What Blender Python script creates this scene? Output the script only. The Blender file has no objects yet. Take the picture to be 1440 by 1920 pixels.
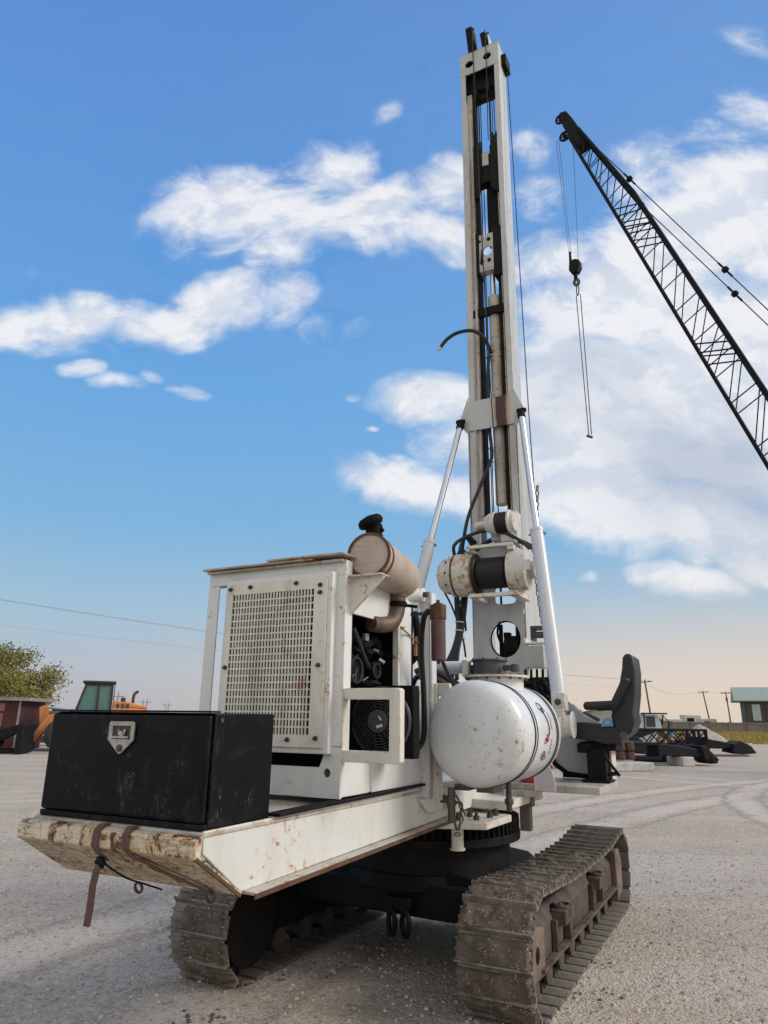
import bpy, math, random
from mathutils import Vector, Matrix
from mathutils.geometry import tessellate_polygon
from mathutils import noise as mn
random.seed(7)
PI = math.pi
R = math.radians
S = bpy.context.scene
COL = S.collection

# ------------------------------------------------------------------ camera
cam_d = bpy.data.cameras.new('camera')
cam = bpy.data.objects.new('camera', cam_d); COL.objects.link(cam); S.camera = cam
PITCH = math.atan(387 / 1300.0)
cam_d.sensor_fit = 'VERTICAL'; cam_d.sensor_height = 24.0
cam_d.lens = 24.0 * 1300.0 / 1920.0
cam_d.clip_start = 0.05; cam_d.clip_end = 6000
cam.rotation_euler = (Matrix.Rotation(PI / 2 + PITCH, 3, 'X') @ Matrix.Rotation(R(0.75), 3, 'Z')).to_euler()
cam.location = (0, 0, 1.6)

# ------------------------------------------------------------------ world
W_ = bpy.data.worlds.new('World'); S.world = W_; W_.use_nodes = True
nt = W_.node_tree; N = nt.nodes; L = nt.links
for n in list(N): N.remove(n)
SUN_EL, SUN_AZ = R(34), R(96)      # azimuth clockwise from +Y
def nd(t, **k):
    n = N.new(t)
    for a, b in k.items(): setattr(n, a, b)
    return n
def m_(op, a, b=None, c=None, clamp=False):
    n = nd('ShaderNodeMath', operation=op); n.use_clamp = clamp
    for i, v in enumerate((a, b, c)):
        if v is None: continue
        if isinstance(v, (int, float)): n.inputs[i].default_value = v
        else: L.new(v, n.inputs[i])
    return n.outputs[0]
def mr(v, a, b, c=0.0, d=1.0, smooth=True):
    n = nd('ShaderNodeMapRange'); n.interpolation_type = 'SMOOTHSTEP' if smooth else 'LINEAR'
    L.new(v, n.inputs[0])
    for i, x in enumerate((a, b, c, d)): n.inputs[i + 1].default_value = x
    return n.outputs[0]
def mixc(f, a, b, bt='MIX'):
    n = nd('ShaderNodeMix', data_type='RGBA', blend_type=bt)
    for i, v in ((0, f), (6, a), (7, b)):
        if isinstance(v, (int, float)): n.inputs[i].default_value = v
        elif isinstance(v, tuple): n.inputs[i].default_value = (*v, 1)
        else: L.new(v, n.inputs[i])
    return n.outputs[2]
def lin(r, g, b):
    f = lambda c: (c / 255 / 12.92) if c / 255 <= 0.04045 else ((c / 255 + 0.055) / 1.055) ** 2.4
    return (f(r), f(g), f(b))
tc = nd('ShaderNodeTexCoord')
sep = nd('ShaderNodeSeparateXYZ'); L.new(tc.outputs['Generated'], sep.inputs[0])
sx, sy, sz = sep.outputs
sky = nd('ShaderNodeTexSky', sky_type='NISHITA'); sky.sun_disc = False
sky.sun_elevation = SUN_EL; sky.sun_rotation = SUN_AZ; sky.air_density = 1.2; sky.dust_density = 1.0; sky.ozone_density = 2.0
nsk = nd('ShaderNodeVectorMath', operation='SCALE'); L.new(sky.outputs[0], nsk.inputs[0]); nsk.inputs['Scale'].default_value = 0.10
el = m_('ARCSINE', sz)
ramp = nd('ShaderNodeValToRGB'); L.new(mr(el, 0.0, R(60), smooth=False), ramp.inputs[0])
stops = [(0.0, (184, 182, 188)), (0.05, (182, 188, 200)), (0.13, (160, 193, 216)), (0.24, (126, 182, 226)), (0.42, (104, 170, 231)), (0.62, (94, 156, 225)), (0.85, (86, 141, 216)), (1.0, (78, 130, 208))]
cr = ramp.color_ramp
while len(cr.elements) > 1: cr.elements.remove(cr.elements[0])
cr.elements[0].position = 0; cr.elements[0].color = (*lin(*stops[0][1]), 1)
for p, c in stops[1:]:
    e = cr.elements.new(p); e.color = (*lin(*c), 1)
# warmer, brighter low sky towards the sun side (right)
side = mr(sx, -0.45, 0.42)
low = mr(el, R(14), R(1))
warm = m_('MULTIPLY', side, low)
base = mixc(m_('MULTIPLY', warm, 0.85), ramp.outputs[0], lin(236, 217, 198))
base = mixc(m_('MULTIPLY', m_('MULTIPLY', side, m_('SUBTRACT', 1.0, low)), 0.16), base, lin(150, 195, 232))
base = mixc(0.12, base, nsk.outputs[0])
# clouds: gathered round given directions, broken up by noise
sy_ = m_('MAXIMUM', sy, 0.08)
cu = m_('DIVIDE', sx, sy_); cv = m_('DIVIDE', sz, sy_)
comb = nd('ShaderNodeCombineXYZ'); L.new(cu, comb.inputs[0]); L.new(cv, comb.inputs[1])
uv = comb.outputs[0]
def noise(vec, scale, detail=6, rough=0.55, dist=0.0):
    n = nd('ShaderNodeTexNoise'); n.noise_dimensions = '3D'; L.new(vec, n.inputs['Vector'])
    n.inputs['Scale'].default_value = scale; n.inputs['Detail'].default_value = detail
    n.inputs['Roughness'].default_value = rough; n.inputs['Distortion'].default_value = dist
    return n
wn = noise(uv, 3.2, 4, 0.5)
wsub = nd('ShaderNodeVectorMath', operation='SUBTRACT'); L.new(wn.outputs['Color'], wsub.inputs[0]); wsub.inputs[1].default_value = (0.5, 0.5, 0.5)
wsc = nd('ShaderNodeVectorMath', operation='SCALE'); L.new(wsub.outputs[0], wsc.inputs[0]); wsc.inputs['Scale'].default_value = 0.13
wad = nd('ShaderNodeVectorMath', operation='ADD'); L.new(uv, wad.inputs[0]); L.new(wsc.outputs[0], wad.inputs[1])
uvw = wad.outputs[0]
# (u, v, ru, rv, tilt_deg, weight)   u = x/y, v = z/y of the direction
CLOUDS = [(-0.2386, 0.8596, 0.1665, 0.095, 8.9, 1.15), (-0.1023, 0.9356, 0.1037, 0.081, 0.9, 1), (-0.0252, 0.8353, 0.1381, 0.0993, 10.9, 1.2), (-0.1639, 0.7574, 0.0813, 0.0638, 20.9, 0.9), (-0.1163, 0.8119, 0.1098, 0.0873, 0.9, 1), (0.1139, 0.8933, 0.0747, 0.0794, 0.9, 0.85), (0.1125, 0.8046, 0.064, 0.0652, 0.9, 0.75), (0.0577, 0.8366, 0.0737, 0.0662, 0.9, 0.8), (-0.5951, 0.6026, 0.1041, 0.0548, 0.8, 1.1), (-0.5017, 0.6188, 0.1307, 0.0581, 0.9, 1.1), (-0.3797, 0.6206, 0.1308, 0.0599, 5.9, 1.15), (-0.2862, 0.652, 0.0967, 0.0658, 10.9, 1.05), (-0.1812, 0.6637, 0.0618, 0.061, 20.9, 0.75), (-0.3519, 0.7866, 0.0727, 0.0649, 30.9, 0.35), (-0.4893, 0.5287, 0.0358, 0.021, 0.8, 0.75), (-0.4387, 0.4994, 0.0465, 0.0207, -9.2, 0.75), (-0.3888, 0.5076, 0.0237, 0.0141, 0.8, 0.6), (-0.3249, 0.487, 0.0422, 0.0149, -4.2, 0.65), (-0.1039, 0.6049, 0.0522, 0.0237, 0.8, 0.55), (-0.0561, 0.6056, 0.0522, 0.0197, 0.8, 0.35), (-0.0046, 1.0535, 0.0368, 0.0269, 30.9, 0.28), (0.0586, 1.1569, 0.0248, 0.0511, 1.0, 0.12), (0.039, 1.0084, 0.0336, 0.0478, 0.9, 0.12), (0.2487, 0.9821, 0.0525, 0.0473, 0.9, 0.36), (0.2534, 0.8842, 0.0559, 0.0678, 0.9, 0.4), (0.4926, 0.9452, 0.1136, 0.0817, 10.9, 0.75), (0.5917, 0.9818, 0.0859, 0.0714, 0.9, 0.6), (0.651, 1.0668, 0.0682, 0.0744, 30.9, 0.6), (0.6703, 1.2454, 0.0608, 0.0671, 1.0, 0.22), (0.5944, 0.8561, 0.1484, 0.1348, 30.9, 1.5), (0.4958, 0.7997, 0.1555, 0.1145, 25.9, 1.5), (0.6375, 0.7697, 0.0818, 0.1187, 0.9, 1.1), (0.2825, 0.7431, 0.1082, 0.0634, 10.9, 1.1), (0.3792, 0.7132, 0.1074, 0.0834, 0.9, 1), (0.4644, 0.6734, 0.1685, 0.123, 0.9, 1.7), (0.3124, 0.6509, 0.1234, 0.096, 0.9, 1.2), (0.5717, 0.6149, 0.1573, 0.1398, 0.8, 1.8), (0.397, 0.6124, 0.1048, 0.0595, 0.8, 1), (0.0905, 0.4884, 0.1225, 0.0464, 0.8, 1.15), (0.1476, 0.412, 0.0994, 0.0713, 0.8, 1), (0.3303, 0.534, 0.1711, 0.0905, 0.8, 1.8), (0.4865, 0.4802, 0.2111, 0.1302, 0.8, 2.0), (0.3547, 0.4149, 0.2074, 0.1164, 0.8, 1.9), (0.5598, 0.4, 0.1654, 0.1341, 0.8, 1.55), (0.2005, 0.4946, 0.0846, 0.0559, 0.8, 1), (-0.0006, 0.3443, 0.0894, 0.0447, 0.8, 1.1), (0.0643, 0.3239, 0.097, 0.0425, -9.2, 1.05), (0.1452, 0.325, 0.089, 0.0511, 0.8, 0.95), (0.2261, 0.3261, 0.1052, 0.0682, 0.8, 1.05), (0.3466, 0.315, 0.1696, 0.0722, -9.2, 1.8), (0.4804, 0.2876, 0.1684, 0.0797, -9.2, 1.8), (0.5536, 0.2393, 0.1029, 0.0656, -9.2, 1.35), (0.461, 0.1902, 0.0936, 0.0286, -11.2, 0.95), (0.4072, 0.1974, 0.0391, 0.0127, 0.8, 0.8), (0.5058, 0.1751, 0.0389, 0.0158, -9.2, 0.7), (0.3026, 0.2087, 0.0235, 0.0088, 0.8, 0.8), (-0.0184, 0.4365, 0.0133, 0.0072, 0.8, 0.6), (-0.049, 0.4957, 0.0186, 0.0093, 0.8, 0.45), (-0.6062, 0.6983, 0.016, 0.0314, 0.9, 0.1), (-0.5171, 0.7309, 0.0269, 0.0212, 0.9, 0.1)]
acc = None
for (u, v, ru, rv, t, wt) in CLOUDS:
    mp = nd('ShaderNodeMapping', vector_type='TEXTURE'); L.new(uvw, mp.inputs[0])
    mp.inputs['Location'].default_value = (u, v, 0); mp.inputs['Rotation'].default_value = (0, 0, R(t)); mp.inputs['Scale'].default_value = (ru, rv, 1)
    ln = nd('ShaderNodeVectorMath', operation='LENGTH')
    sz0 = nd('ShaderNodeVectorMath', operation='MULTIPLY'); L.new(mp.outputs[0], sz0.inputs[0]); sz0.inputs[1].default_value = (1, 1, 0)
    L.new(sz0.outputs[0], ln.inputs[0])
    k = mr(ln.outputs['Value'], 1.35, 0.15, 0, wt)
    acc = k if acc is None else m_('MAXIMUM', acc, k)
fwd = mr(sy, 0.02, 0.15)
nz = noise(tc.outputs['Generated'], 3.0, 5, 0.5).outputs['Fac']
field = m_('MULTIPLY', acc, fwd)
st = nd('ShaderNodeMapping'); L.new(uvw, st.inputs[0]); st.inputs['Scale'].default_value = (1.0, 1.35, 1); st.inputs['Rotation'].default_value = (0, 0, R(-18))
n1 = noise(st.outputs[0], 8.0, 12, 0.60, 0.22).outputs['Fac']
n2 = noise(st.outputs[0], 2.6, 4, 0.5).outputs['Fac']
cdn = m_('ADD', m_('MULTIPLY', field, 0.85), m_('ADD', m_('MULTIPLY', m_('SUBTRACT', n1, 0.5), 2.3), m_('MULTIPLY', m_('SUBTRACT', n2, 0.5), 0.7)))
cdn = m_('MULTIPLY', cdn, mr(field, 0.02, 0.25))
dens = mr(cdn, -0.10, 1.02)
# light and grey: thicker low masses are greyer underneath
up = nd('ShaderNodeVectorMath', operation='ADD'); L.new(st.outputs[0], up.inputs[0]); up.inputs[1].default_value = (0.02, 0.05, 0)
n3 = noise(up.outputs[0], 8.0, 12, 0.60, 0.22).outputs['Fac']
edge = mr(m_('SUBTRACT', n3, n1), -0.08, 0.10)
ng = noise(uvw, 2.1, 3, 0.5).outputs['Fac']
grey = m_('MULTIPLY', mr(ng, 0.42, 0.62), m_('MULTIPLY', mr(cu, 0.05, 0.45), mr(cv, 0.95, 0.55)))
ccol = mixc(m_('MULTIPLY', edge, 0.55), lin(244, 244, 246), lin(198, 209, 227))
ccol = mixc(m_('MULTIPLY', grey, 0.70), ccol, lin(172, 185, 204))
ccol = mixc(m_('MULTIPLY', warm, 0.7), ccol, lin(238, 226, 214))
skyc = mixc(m_('MULTIPLY', dens, 0.93), base, ccol)
# unseen sky behind the camera: bright warm cloud added to warm the light
rear_fill = m_('MULTIPLY', mr(sy, 0.25, -0.25), mr(nz, 0.30, 0.62, 0.75, 1.0))
skyc = mixc(rear_fill, skyc, (0.90, 0.87, 0.835))
# below the horizon: plain ground bounce
skyc = mixc(mr(sz, 0.0, -0.02), skyc, lin(150, 140, 130))
bg = nd('ShaderNodeBackground'); L.new(skyc, bg.inputs[0]); bg.inputs[1].default_value = 1.0
wo = nd('ShaderNodeOutputWorld'); L.new(bg.outputs[0], wo.inputs[0])
W_.cycles.sampling_method = 'MANUAL'; W_.cycles.sample_map_resolution = 512

# ------------------------------------------------------------------ sun
sd = bpy.data.lights.new('sun', 'SUN'); sun = bpy.data.objects.new('sun', sd); COL.objects.link(sun)
sd.energy = 2.5; sd.angle = R(24); sd.color = (1.0, 0.90, 0.79)
sdir = Vector((math.sin(SUN_AZ) * math.cos(SUN_EL), math.cos(SUN_AZ) * math.cos(SUN_EL), math.sin(SUN_EL)))
sun.rotation_euler = sdir.to_track_quat('Z', 'Y').to_euler(); sun.location = (20, 0, 30)
vs = S.view_settings
vs.view_transform = 'Standard'; vs.look = 'None'; vs.exposure = 0.0; vs.gamma = 1.0
try: S.cycles.max_bounces = 8
except Exception: pass

# ------------------------------------------------------------------ materials
class NB:
    """small node builder"""
    def __init__(s, name):
        s.m = bpy.data.materials.new(name); s.m.use_nodes = True
        s.t = s.m.node_tree; s.n = s.t.nodes; s.l = s.t.links
        s.p = next(x for x in s.n if x.type == 'BSDF_PRINCIPLED')
        s.tc = s.n.new('ShaderNodeTexCoord'); s.o = s.tc.outputs['Object']
    def new(s, t, **k):
        x = s.n.new(t)
        for a, b in k.items(): setattr(x, a, b)
        return x
    def put(s, inp, v):
        if isinstance(v, (int, float)): inp.default_value = v
        elif isinstance(v, tuple): inp.default_value = (*v, 1) if len(v) == 3 and len(inp.default_value) == 4 else v
        else: s.l.new(v, inp)
    def noise(s, scale, detail=4, rough=0.55, dist=0.0, vec=None, sc=None):
        x = s.new('ShaderNodeTexNoise'); v = vec or s.o
        if sc:
            mp = s.new('ShaderNodeMapping'); s.l.new(v, mp.inputs[0]); mp.inputs['Scale'].default_value = sc; v = mp.outputs[0]
        s.l.new(v, x.inputs['Vector'])
        x.inputs['Scale'].default_value = scale; x.inputs['Detail'].default_value = detail
        x.inputs['Roughness'].default_value = rough; x.inputs['Distortion'].default_value = dist
        return x.outputs['Fac']
    def vor(s, scale, feat='F1', out='Distance', vec=None, rnd=1.0):
        x = s.new('ShaderNodeTexVoronoi', feature=feat); s.l.new(vec or s.o, x.inputs['Vector'])
        x.inputs['Scale'].default_value = scale; x.inputs['Randomness'].default_value = rnd
        return x.outputs[out]
    def step(s, v, a, b, c=0.0, d=1.0):
        x = s.new('ShaderNodeMapRange'); x.interpolation_type = 'SMOOTHSTEP'; s.l.new(v, x.inputs[0])
        for i, y in enumerate((a, b, c, d)): x.inputs[i + 1].default_value = y
        return x.outputs[0]
    def math(s, op, a, b=0.0):
        x = s.new('ShaderNodeMath', operation=op); s.put(x.inputs[0], a); s.put(x.inputs[1], b); return x.outputs[0]
    def mix(s, f, a, b, bt='MIX'):
        x = s.new('ShaderNodeMix', data_type='RGBA', blend_type=bt)
        for i, v in ((0, f), (6, a), (7, b)): s.put(x.inputs[i], v)
        return x.outputs[2]
    def bump(s, h, strength=0.3, dist=0.01):
        x = s.new('ShaderNodeBump'); s.l.new(h, x.inputs['Height']); x.inputs['Strength'].default_value = strength; x.inputs['Distance'].default_value = dist
        s.l.new(x.outputs[0], s.p.inputs['Normal']); return x
    def out(s, col=None, rough=None, metal=None, spec=None):
        if col is not None: s.put(s.p.inputs['Base Color'], col)
        if rough is not None: s.put(s.p.inputs['Roughness'], rough)
        if metal is not None: s.put(s.p.inputs['Metallic'], metal)
        if spec is not None: s.put(s.p.inputs['Specular IOR Level'], spec)
        return s.m

def edge_wear(b, radius=0.012):
    bv = b.new('ShaderNodeBevel'); bv.samples = 3; bv.inputs['Radius'].default_value = radius
    g = b.new('ShaderNodeNewGeometry')
    dt = b.new('ShaderNodeVectorMath', operation='DOT_PRODUCT'); b.l.new(bv.outputs[0], dt.inputs[0]); b.l.new(g.outputs['Normal'], dt.inputs[1])
    return b.step(dt.outputs['Value'], 0.985, 0.86)

def worn_paint(name, col=(0.62, 0.63, 0.61), chips=0.5, dirt=0.4, rust=(0.33, 0.13, 0.035), wear=True, rough=0.42, specks=False):
    b = NB(name)
    big = b.noise(2.3, 5, 0.6)
    grime = b.noise(1.0, 6, 0.65, 0.4, sc=(5, 5, 1.1))
    c = b.mix(b.math('MULTIPLY', b.step(grime, 0.42, 0.75), dirt), col, (col[0] * 0.55, col[1] * 0.52, col[2] * 0.46))
    c = b.mix(b.math('MULTIPLY', b.step(big, 0.5, 0.8), 0.35), c, (col[0] * 0.86, col[1] * 0.82, col[2] * 0.74))
    # rust bleeding in vertical streaks round the chips
    chip_n = b.noise(19, 6, 0.72, 0.3)
    where = b.noise(2.1, 3, 0.5, sc=(1, 1, 0.8))
    th = 0.74 - 0.13 * chips
    w = b.math('ADD', chip_n, b.math('MULTIPLY', b.math('SUBTRACT', where, 0.5), 0.42))
    if wear:
        ew = edge_wear(b)
        en = b.noise(7, 5, 0.7)
        w = b.math('ADD', w, b.math('MULTIPLY', b.math('MULTIPLY', ew, b.step(en, 0.42, 0.62)), 0.30 * min(1.0, chips + 0.3)))
    halo = b.step(w, th - 0.07, th + 0.01)
    core = b.step(w, th, th + 0.05)
    streak = b.noise(1.0, 4, 0.6, 0.0, sc=(26, 26, 1.6))
    st = b.math('MULTIPLY', b.step(streak, 0.60, 0.78), b.step(where, 0.5, 0.72))
    c = b.mix(b.math('MULTIPLY', st, 0.35 * chips), c, (0.40, 0.24, 0.10))
    c = b.mix(b.math('MULTIPLY', halo, 0.55), c, (0.50, 0.29, 0.09))
    c = b.mix(core, c, rust)
    sp = b.math('MULTIPLY', b.step(b.vor(48), 0.16, 0.08), b.step(b.noise(11, 3), 0.56, 0.66))
    c = b.mix(b.math('MULTIPLY', sp, 0.85), c, (0.07, 0.045, 0.03))
    if specks:
        s2 = b.math('MULTIPLY', b.step(b.vor(27), 0.13, 0.08), b.step(b.noise(4, 4), 0.46, 0.54))
        c = b.mix(b.math('MULTIPLY', b.step(b.vor(27), 0.22, 0.10), 0.25), c, (0.50, 0.42, 0.30))
        c = b.mix(b.math('MULTIPLY', s2, 0.9), c, (0.06, 0.045, 0.035))
        run = b.noise(1.0, 4, 0.6, 0.0, sc=(40, 40, 1.2))
        c = b.mix(b.math('MULTIPLY', b.step(run, 0.55, 0.75), 0.22), c, (0.34, 0.33, 0.29))
    b.bump(b.math('ADD', b.math('MULTIPLY', core, -1.0), b.math('MULTIPLY', big, 0.6)), 0.25, 0.003)
    return b.out(c, b.math('ADD', b.math('MULTIPLY', core, 0.4), rough), 0.0, 0.5)

WHITE = (0.67, 0.685, 0.67)
M = {}
M['deck'] = worn_paint('deck_beam_paint', (0.62, 0.63, 0.60), 0.62, 0.35)
M['grille'] = worn_paint('grille_paint', (0.70, 0.685, 0.60), 0.30, 0.6)
M['white'] = worn_paint('white_paint', WHITE, 0.40, 0.22)
M['white_mast'] = worn_paint('weathered_mast_paint', (0.50, 0.515, 0.50), 0.5, 0.7)
M['white_dirty'] = worn_paint('grimy_white_paint', (0.46, 0.445, 0.40), 0.95, 1.3)
M['white_cream'] = worn_paint('cream_white_paint', (0.66, 0.64, 0.57), 0.70, 0.5)
M['white_small'] = worn_paint('white_casting_paint', (0.60, 0.59, 0.54), 1.15, 0.5, wear=False, rust=(0.42, 0.20, 0.04))
M['tank'] = worn_paint('tank_paint', (0.67, 0.70, 0.715), 0.42, 0.25, wear=False, rough=0.26, specks=True)
M['white_ram'] = worn_paint('ram_paint', (0.56, 0.59, 0.63), 0.30, 0.35, wear=False, rough=0.3)

def tail_mat():
    b = NB('scraped_rusty_paint')
    n = b.noise(8, 7, 0.75, 0.6); bigg = b.noise(3.0, 5, 0.65); fine = b.noise(34, 5, 0.75)
    def lines(scale, sc, w, dist=1.0):
        q = b.noise(scale, 3, 0.6, dist, sc=sc); return b.step(b.math('ABSOLUTE', b.math('SUBTRACT', q, 0.5)), w, w * 0.25)
    c = b.mix(b.step(bigg, 0.42, 0.66), (0.64, 0.60, 0.49), (0.56, 0.49, 0.34))
    c = b.mix(b.math('MULTIPLY', b.step(fine, 0.45, 0.7), 0.35), c, (0.40, 0.30, 0.17))
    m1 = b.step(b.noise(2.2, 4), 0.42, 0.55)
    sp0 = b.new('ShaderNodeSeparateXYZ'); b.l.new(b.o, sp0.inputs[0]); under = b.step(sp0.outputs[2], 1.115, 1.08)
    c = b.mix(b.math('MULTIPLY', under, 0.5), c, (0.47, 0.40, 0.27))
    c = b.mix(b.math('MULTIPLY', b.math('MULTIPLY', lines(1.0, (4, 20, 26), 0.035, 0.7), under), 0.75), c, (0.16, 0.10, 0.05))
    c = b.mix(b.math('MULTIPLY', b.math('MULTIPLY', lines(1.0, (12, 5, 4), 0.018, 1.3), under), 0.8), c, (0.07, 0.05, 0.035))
    c = b.mix(b.math('MULTIPLY', b.math('MULTIPLY', lines(1.0, (5, 16, 22), 0.020), m1), 0.8), c, (0.17, 0.09, 0.04))
    c = b.mix(b.math('MULTIPLY', lines(1.0, (9, 8, 8), 0.012), 0.7), c, (0.13, 0.08, 0.05))
    c = b.mix(b.math('MULTIPLY', lines(1.0, (3, 30, 40), 0.030, 0.4), 0.45), c, (0.33, 0.20, 0.09))
    sp = b.new('ShaderNodeSeparateXYZ'); b.l.new(b.o, sp.inputs[0])
    lip = b.step(sp.outputs[2], 1.07, 1.13)
    w = b.math('ADD', b.math('ADD', n, b.math('MULTIPLY', b.math('SUBTRACT', bigg, 0.5), 0.4)), b.math('MULTIPLY', lip, 0.055))
    c = b.mix(b.math('MULTIPLY', b.step(w, 0.535, 0.58), 0.6), c, (0.42, 0.22, 0.07))
    c = b.mix(b.step(w, 0.575, 0.615), c, (0.085, 0.036, 0.020))
    b.bump(n, 0.3, 0.004)
    return b.out(c, 0.62)
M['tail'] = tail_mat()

def collar_mat():
    b = NB('collar_paint_with_rust_band')
    sp = b.new('ShaderNodeSeparateXYZ'); b.l.new(b.o, sp.inputs[0])
    n = b.noise(6, 5, 0.7)
    x = b.math('ADD', sp.outputs[0], b.math('MULTIPLY', b.math('SUBTRACT', n, 0.5), 0.05))
    a = b.step(x, 0.265, 0.285); d = b.step(x, 0.375, 0.40)     # local x of the band
    band = b.math('MULTIPLY', a, b.math('SUBTRACT', 1.0, d))
    x2 = b.step(x, 0.245, 0.27); d2 = b.step(x, 0.40, 0.45)
    halo = b.math('MULTIPLY', x2, b.math('SUBTRACT', 1.0, d2))
    c = b.mix(b.math('MULTIPLY', b.noise(3, 4), 0.25), (0.50, 0.515, 0.505), (0.36, 0.34, 0.3))
    c = b.mix(b.math('MULTIPLY', halo, 0.7), c, (0.45, 0.22, 0.07))
    c = b.mix(band, c, (0.055, 0.028, 0.018))
    return b.out(c, 0.55)
M['collar'] = collar_mat()

def simple(name, col, rough=0.5, metal=0.0, var=0.25, scale=8, bump=0.0, dark=0.6, spec=None, sc=None):
    b = NB(name)
    n = b.noise(scale, 5, 0.65, sc=sc)
    c = b.mix(b.math('MULTIPLY', b.step(n, 0.35, 0.7), var * 2 if var < 0.5 else 1.0), col, tuple(x * dark for x in col))
    if bump: b.bump(n, bump, 0.004)
    return b.out(c, b.math('ADD', b.math('MULTIPLY', n, 0.15), rough - 0.07), metal, spec)
M['black_paint'] = None
def toolbox_mat():
    b = NB('scuffed_black_paint')
    big = b.noise(1.6, 5, 0.65); sc = b.noise(1.0, 7, 0.8, 0.5, sc=(14, 14, 5)); spk = b.noise(26, 5, 0.75)
    c = b.mix(b.step(big, 0.4, 0.75), (0.0018, 0.0022, 0.0034), (0.0035, 0.004, 0.0058))
    c = b.mix(b.math('MULTIPLY', b.math('MULTIPLY', b.step(sc, 0.50, 0.72), b.step(big, 0.42, 0.62)), 0.45), c, (0.075, 0.08, 0.088))
    g_ = b.new('ShaderNodeNewGeometry')
    patch = b.noise(5.5, 5, 0.7, 0.4); hair = b.noise(1.0, 3, 0.6, 1.5, sc=(30, 30, 12))
    hl = b.step(b.math('ABSOLUTE', b.math('SUBTRACT', hair, 0.5)), 0.012, 0.003)
    c = b.mix(b.math('MULTIPLY', b.math('MULTIPLY', hl, b.step(patch, 0.56, 0.66)), 0.6), c, (0.22, 0.24, 0.26))
    dust = b.noise(1.0, 6, 0.7, 0.3, sc=(3, 3, 9))
    c = b.mix(b.math('MULTIPLY', b.step(dust, 0.5, 0.72), 0.14), c, (0.06, 0.06, 0.062))
    c = b.mix(b.math('MULTIPLY', b.step(spk, 0.68, 0.74), 0.4), c, (0.2, 0.21, 0.22))
    return b.out(c, b.math('ADD', b.math('MULTIPLY', big, 0.2), 0.30), 0.0, 0.16)
M['black_paint'] = toolbox_mat()
M['black_steel'] = simple('greasy_shaded_black_steel', (0.007, 0.007, 0.0075), 0.7, 0.0, 0.5, 9, 0.3, 0.5, spec=0.2)  # greasy steel; near black also carries the shade under the rig
M['gear_black'] = simple('slew_gear_grease', (0.010, 0.0095, 0.009), 0.72, 0.0, 0.5, 12, 0.3, 0.4, spec=0.2)
M['engine'] = simple('near_black_engine', (0.005, 0.005, 0.0055), 0.7, 0.0, 0.5, 14, 0.4, 0.4, spec=0.15)
M['rubber'] = simple('hose_rubber', (0.012, 0.012, 0.013), 0.45, 0.0, 0.3, 20)
M['rope'] = simple('steel_rope', (0.022, 0.021, 0.020), 0.5, 0.4, 0.4, 40, 0.2)
M['drum'] = simple('wound_rope', (0.020, 0.017, 0.015), 0.6, 0.2, 0.4, 30, 0.3)
M['chrome'] = NB('chrome_rod').out((0.60, 0.61, 0.64), 0.32, 0.9)
M['zinc'] = simple('zinc_plated', (0.48, 0.46, 0.42), 0.38, 0.8, 0.4, 25)
M['bolt'] = simple('dull_bolt', (0.10, 0.085, 0.07), 0.55, 0.5, 0.4, 30)
M['rust'] = simple('brown_rust', (0.11, 0.055, 0.032), 0.8, 0.0, 0.5, 12, 0.4, 0.5)
M['rust_light'] = simple('orange_rust', (0.30, 0.15, 0.06), 0.8, 0.0, 0.5, 12, 0.3, 0.5)
M['strap'] = simple('faded_brown_webbing', (0.12, 0.07, 0.055), 0.85, 0.0, 0.3, 60, 0.3)
M['vinyl'] = simple('dusty_black_vinyl', (0.009, 0.009, 0.010), 0.5, 0.0, 0.5, 4, 0.05, 2.2)
M['blue'] = simple('faded_blue_plastic', (0.09, 0.32, 0.60), 0.45)
M['red'] = simple('red_plastic', (0.55, 0.035, 0.03), 0.35)
M['orange_red'] = simple('orange_red_plastic', (0.85, 0.12, 0.04), 0.35)
M['stripe'] = simple('black_tape_band', (0.012, 0.012, 0.013), 0.4)
M['decal_white'] = simple('label_white', (0.62, 0.62, 0.6), 0.5)
M['pink_white'] = simple('pinkish_white_plate', (0.55, 0.50, 0.51), 0.5)
M['greybox'] = worn_paint('grey_green_box_paint', (0.42, 0.43, 0.40), 0.15, 0.3, wear=False)
M['shield'] = worn_paint('shield_grey_paint', (0.60, 0.64, 0.66), 0.15, 0.25, wear=False)
M['gear_grey'] = simple('dull_grey_casting', (0.075, 0.075, 0.085), 0.5, 0.2, 0.5, 9, 0.2)

def muffler_mat():
    b = NB('heat_stained_muffler')
    n = b.noise(3.0, 5, 0.6); f = b.noise(40, 4, 0.7, sc=(1, 1, 1)); s = b.noise(1, 5, 0.7, sc=(3, 14, 30))
    c = b.mix(b.step(n, 0.3, 0.7), (0.47, 0.39, 0.325), (0.38, 0.30, 0.24))
    c = b.mix(b.math('MULTIPLY', b.step(s, 0.5, 0.7), 0.3), c, (0.17, 0.11, 0.08))
    c = b.mix(b.math('MULTIPLY', b.step(f, 0.62, 0.75), 0.3), c, (0.45, 0.40, 0.35))
    return b.out(c, 0.6, 0.05)
M['muffler'] = muffler_mat()
M['pipe'] = simple('burnt_exhaust_pipe', (0.15, 0.10, 0.07), 0.6, 0.3, 0.5, 7, 0.1, 0.5)
M['filter'] = simple('purple_brown_filter', (0.115, 0.062, 0.058), 0.42, 0.2, 0.4, 6)

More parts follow.
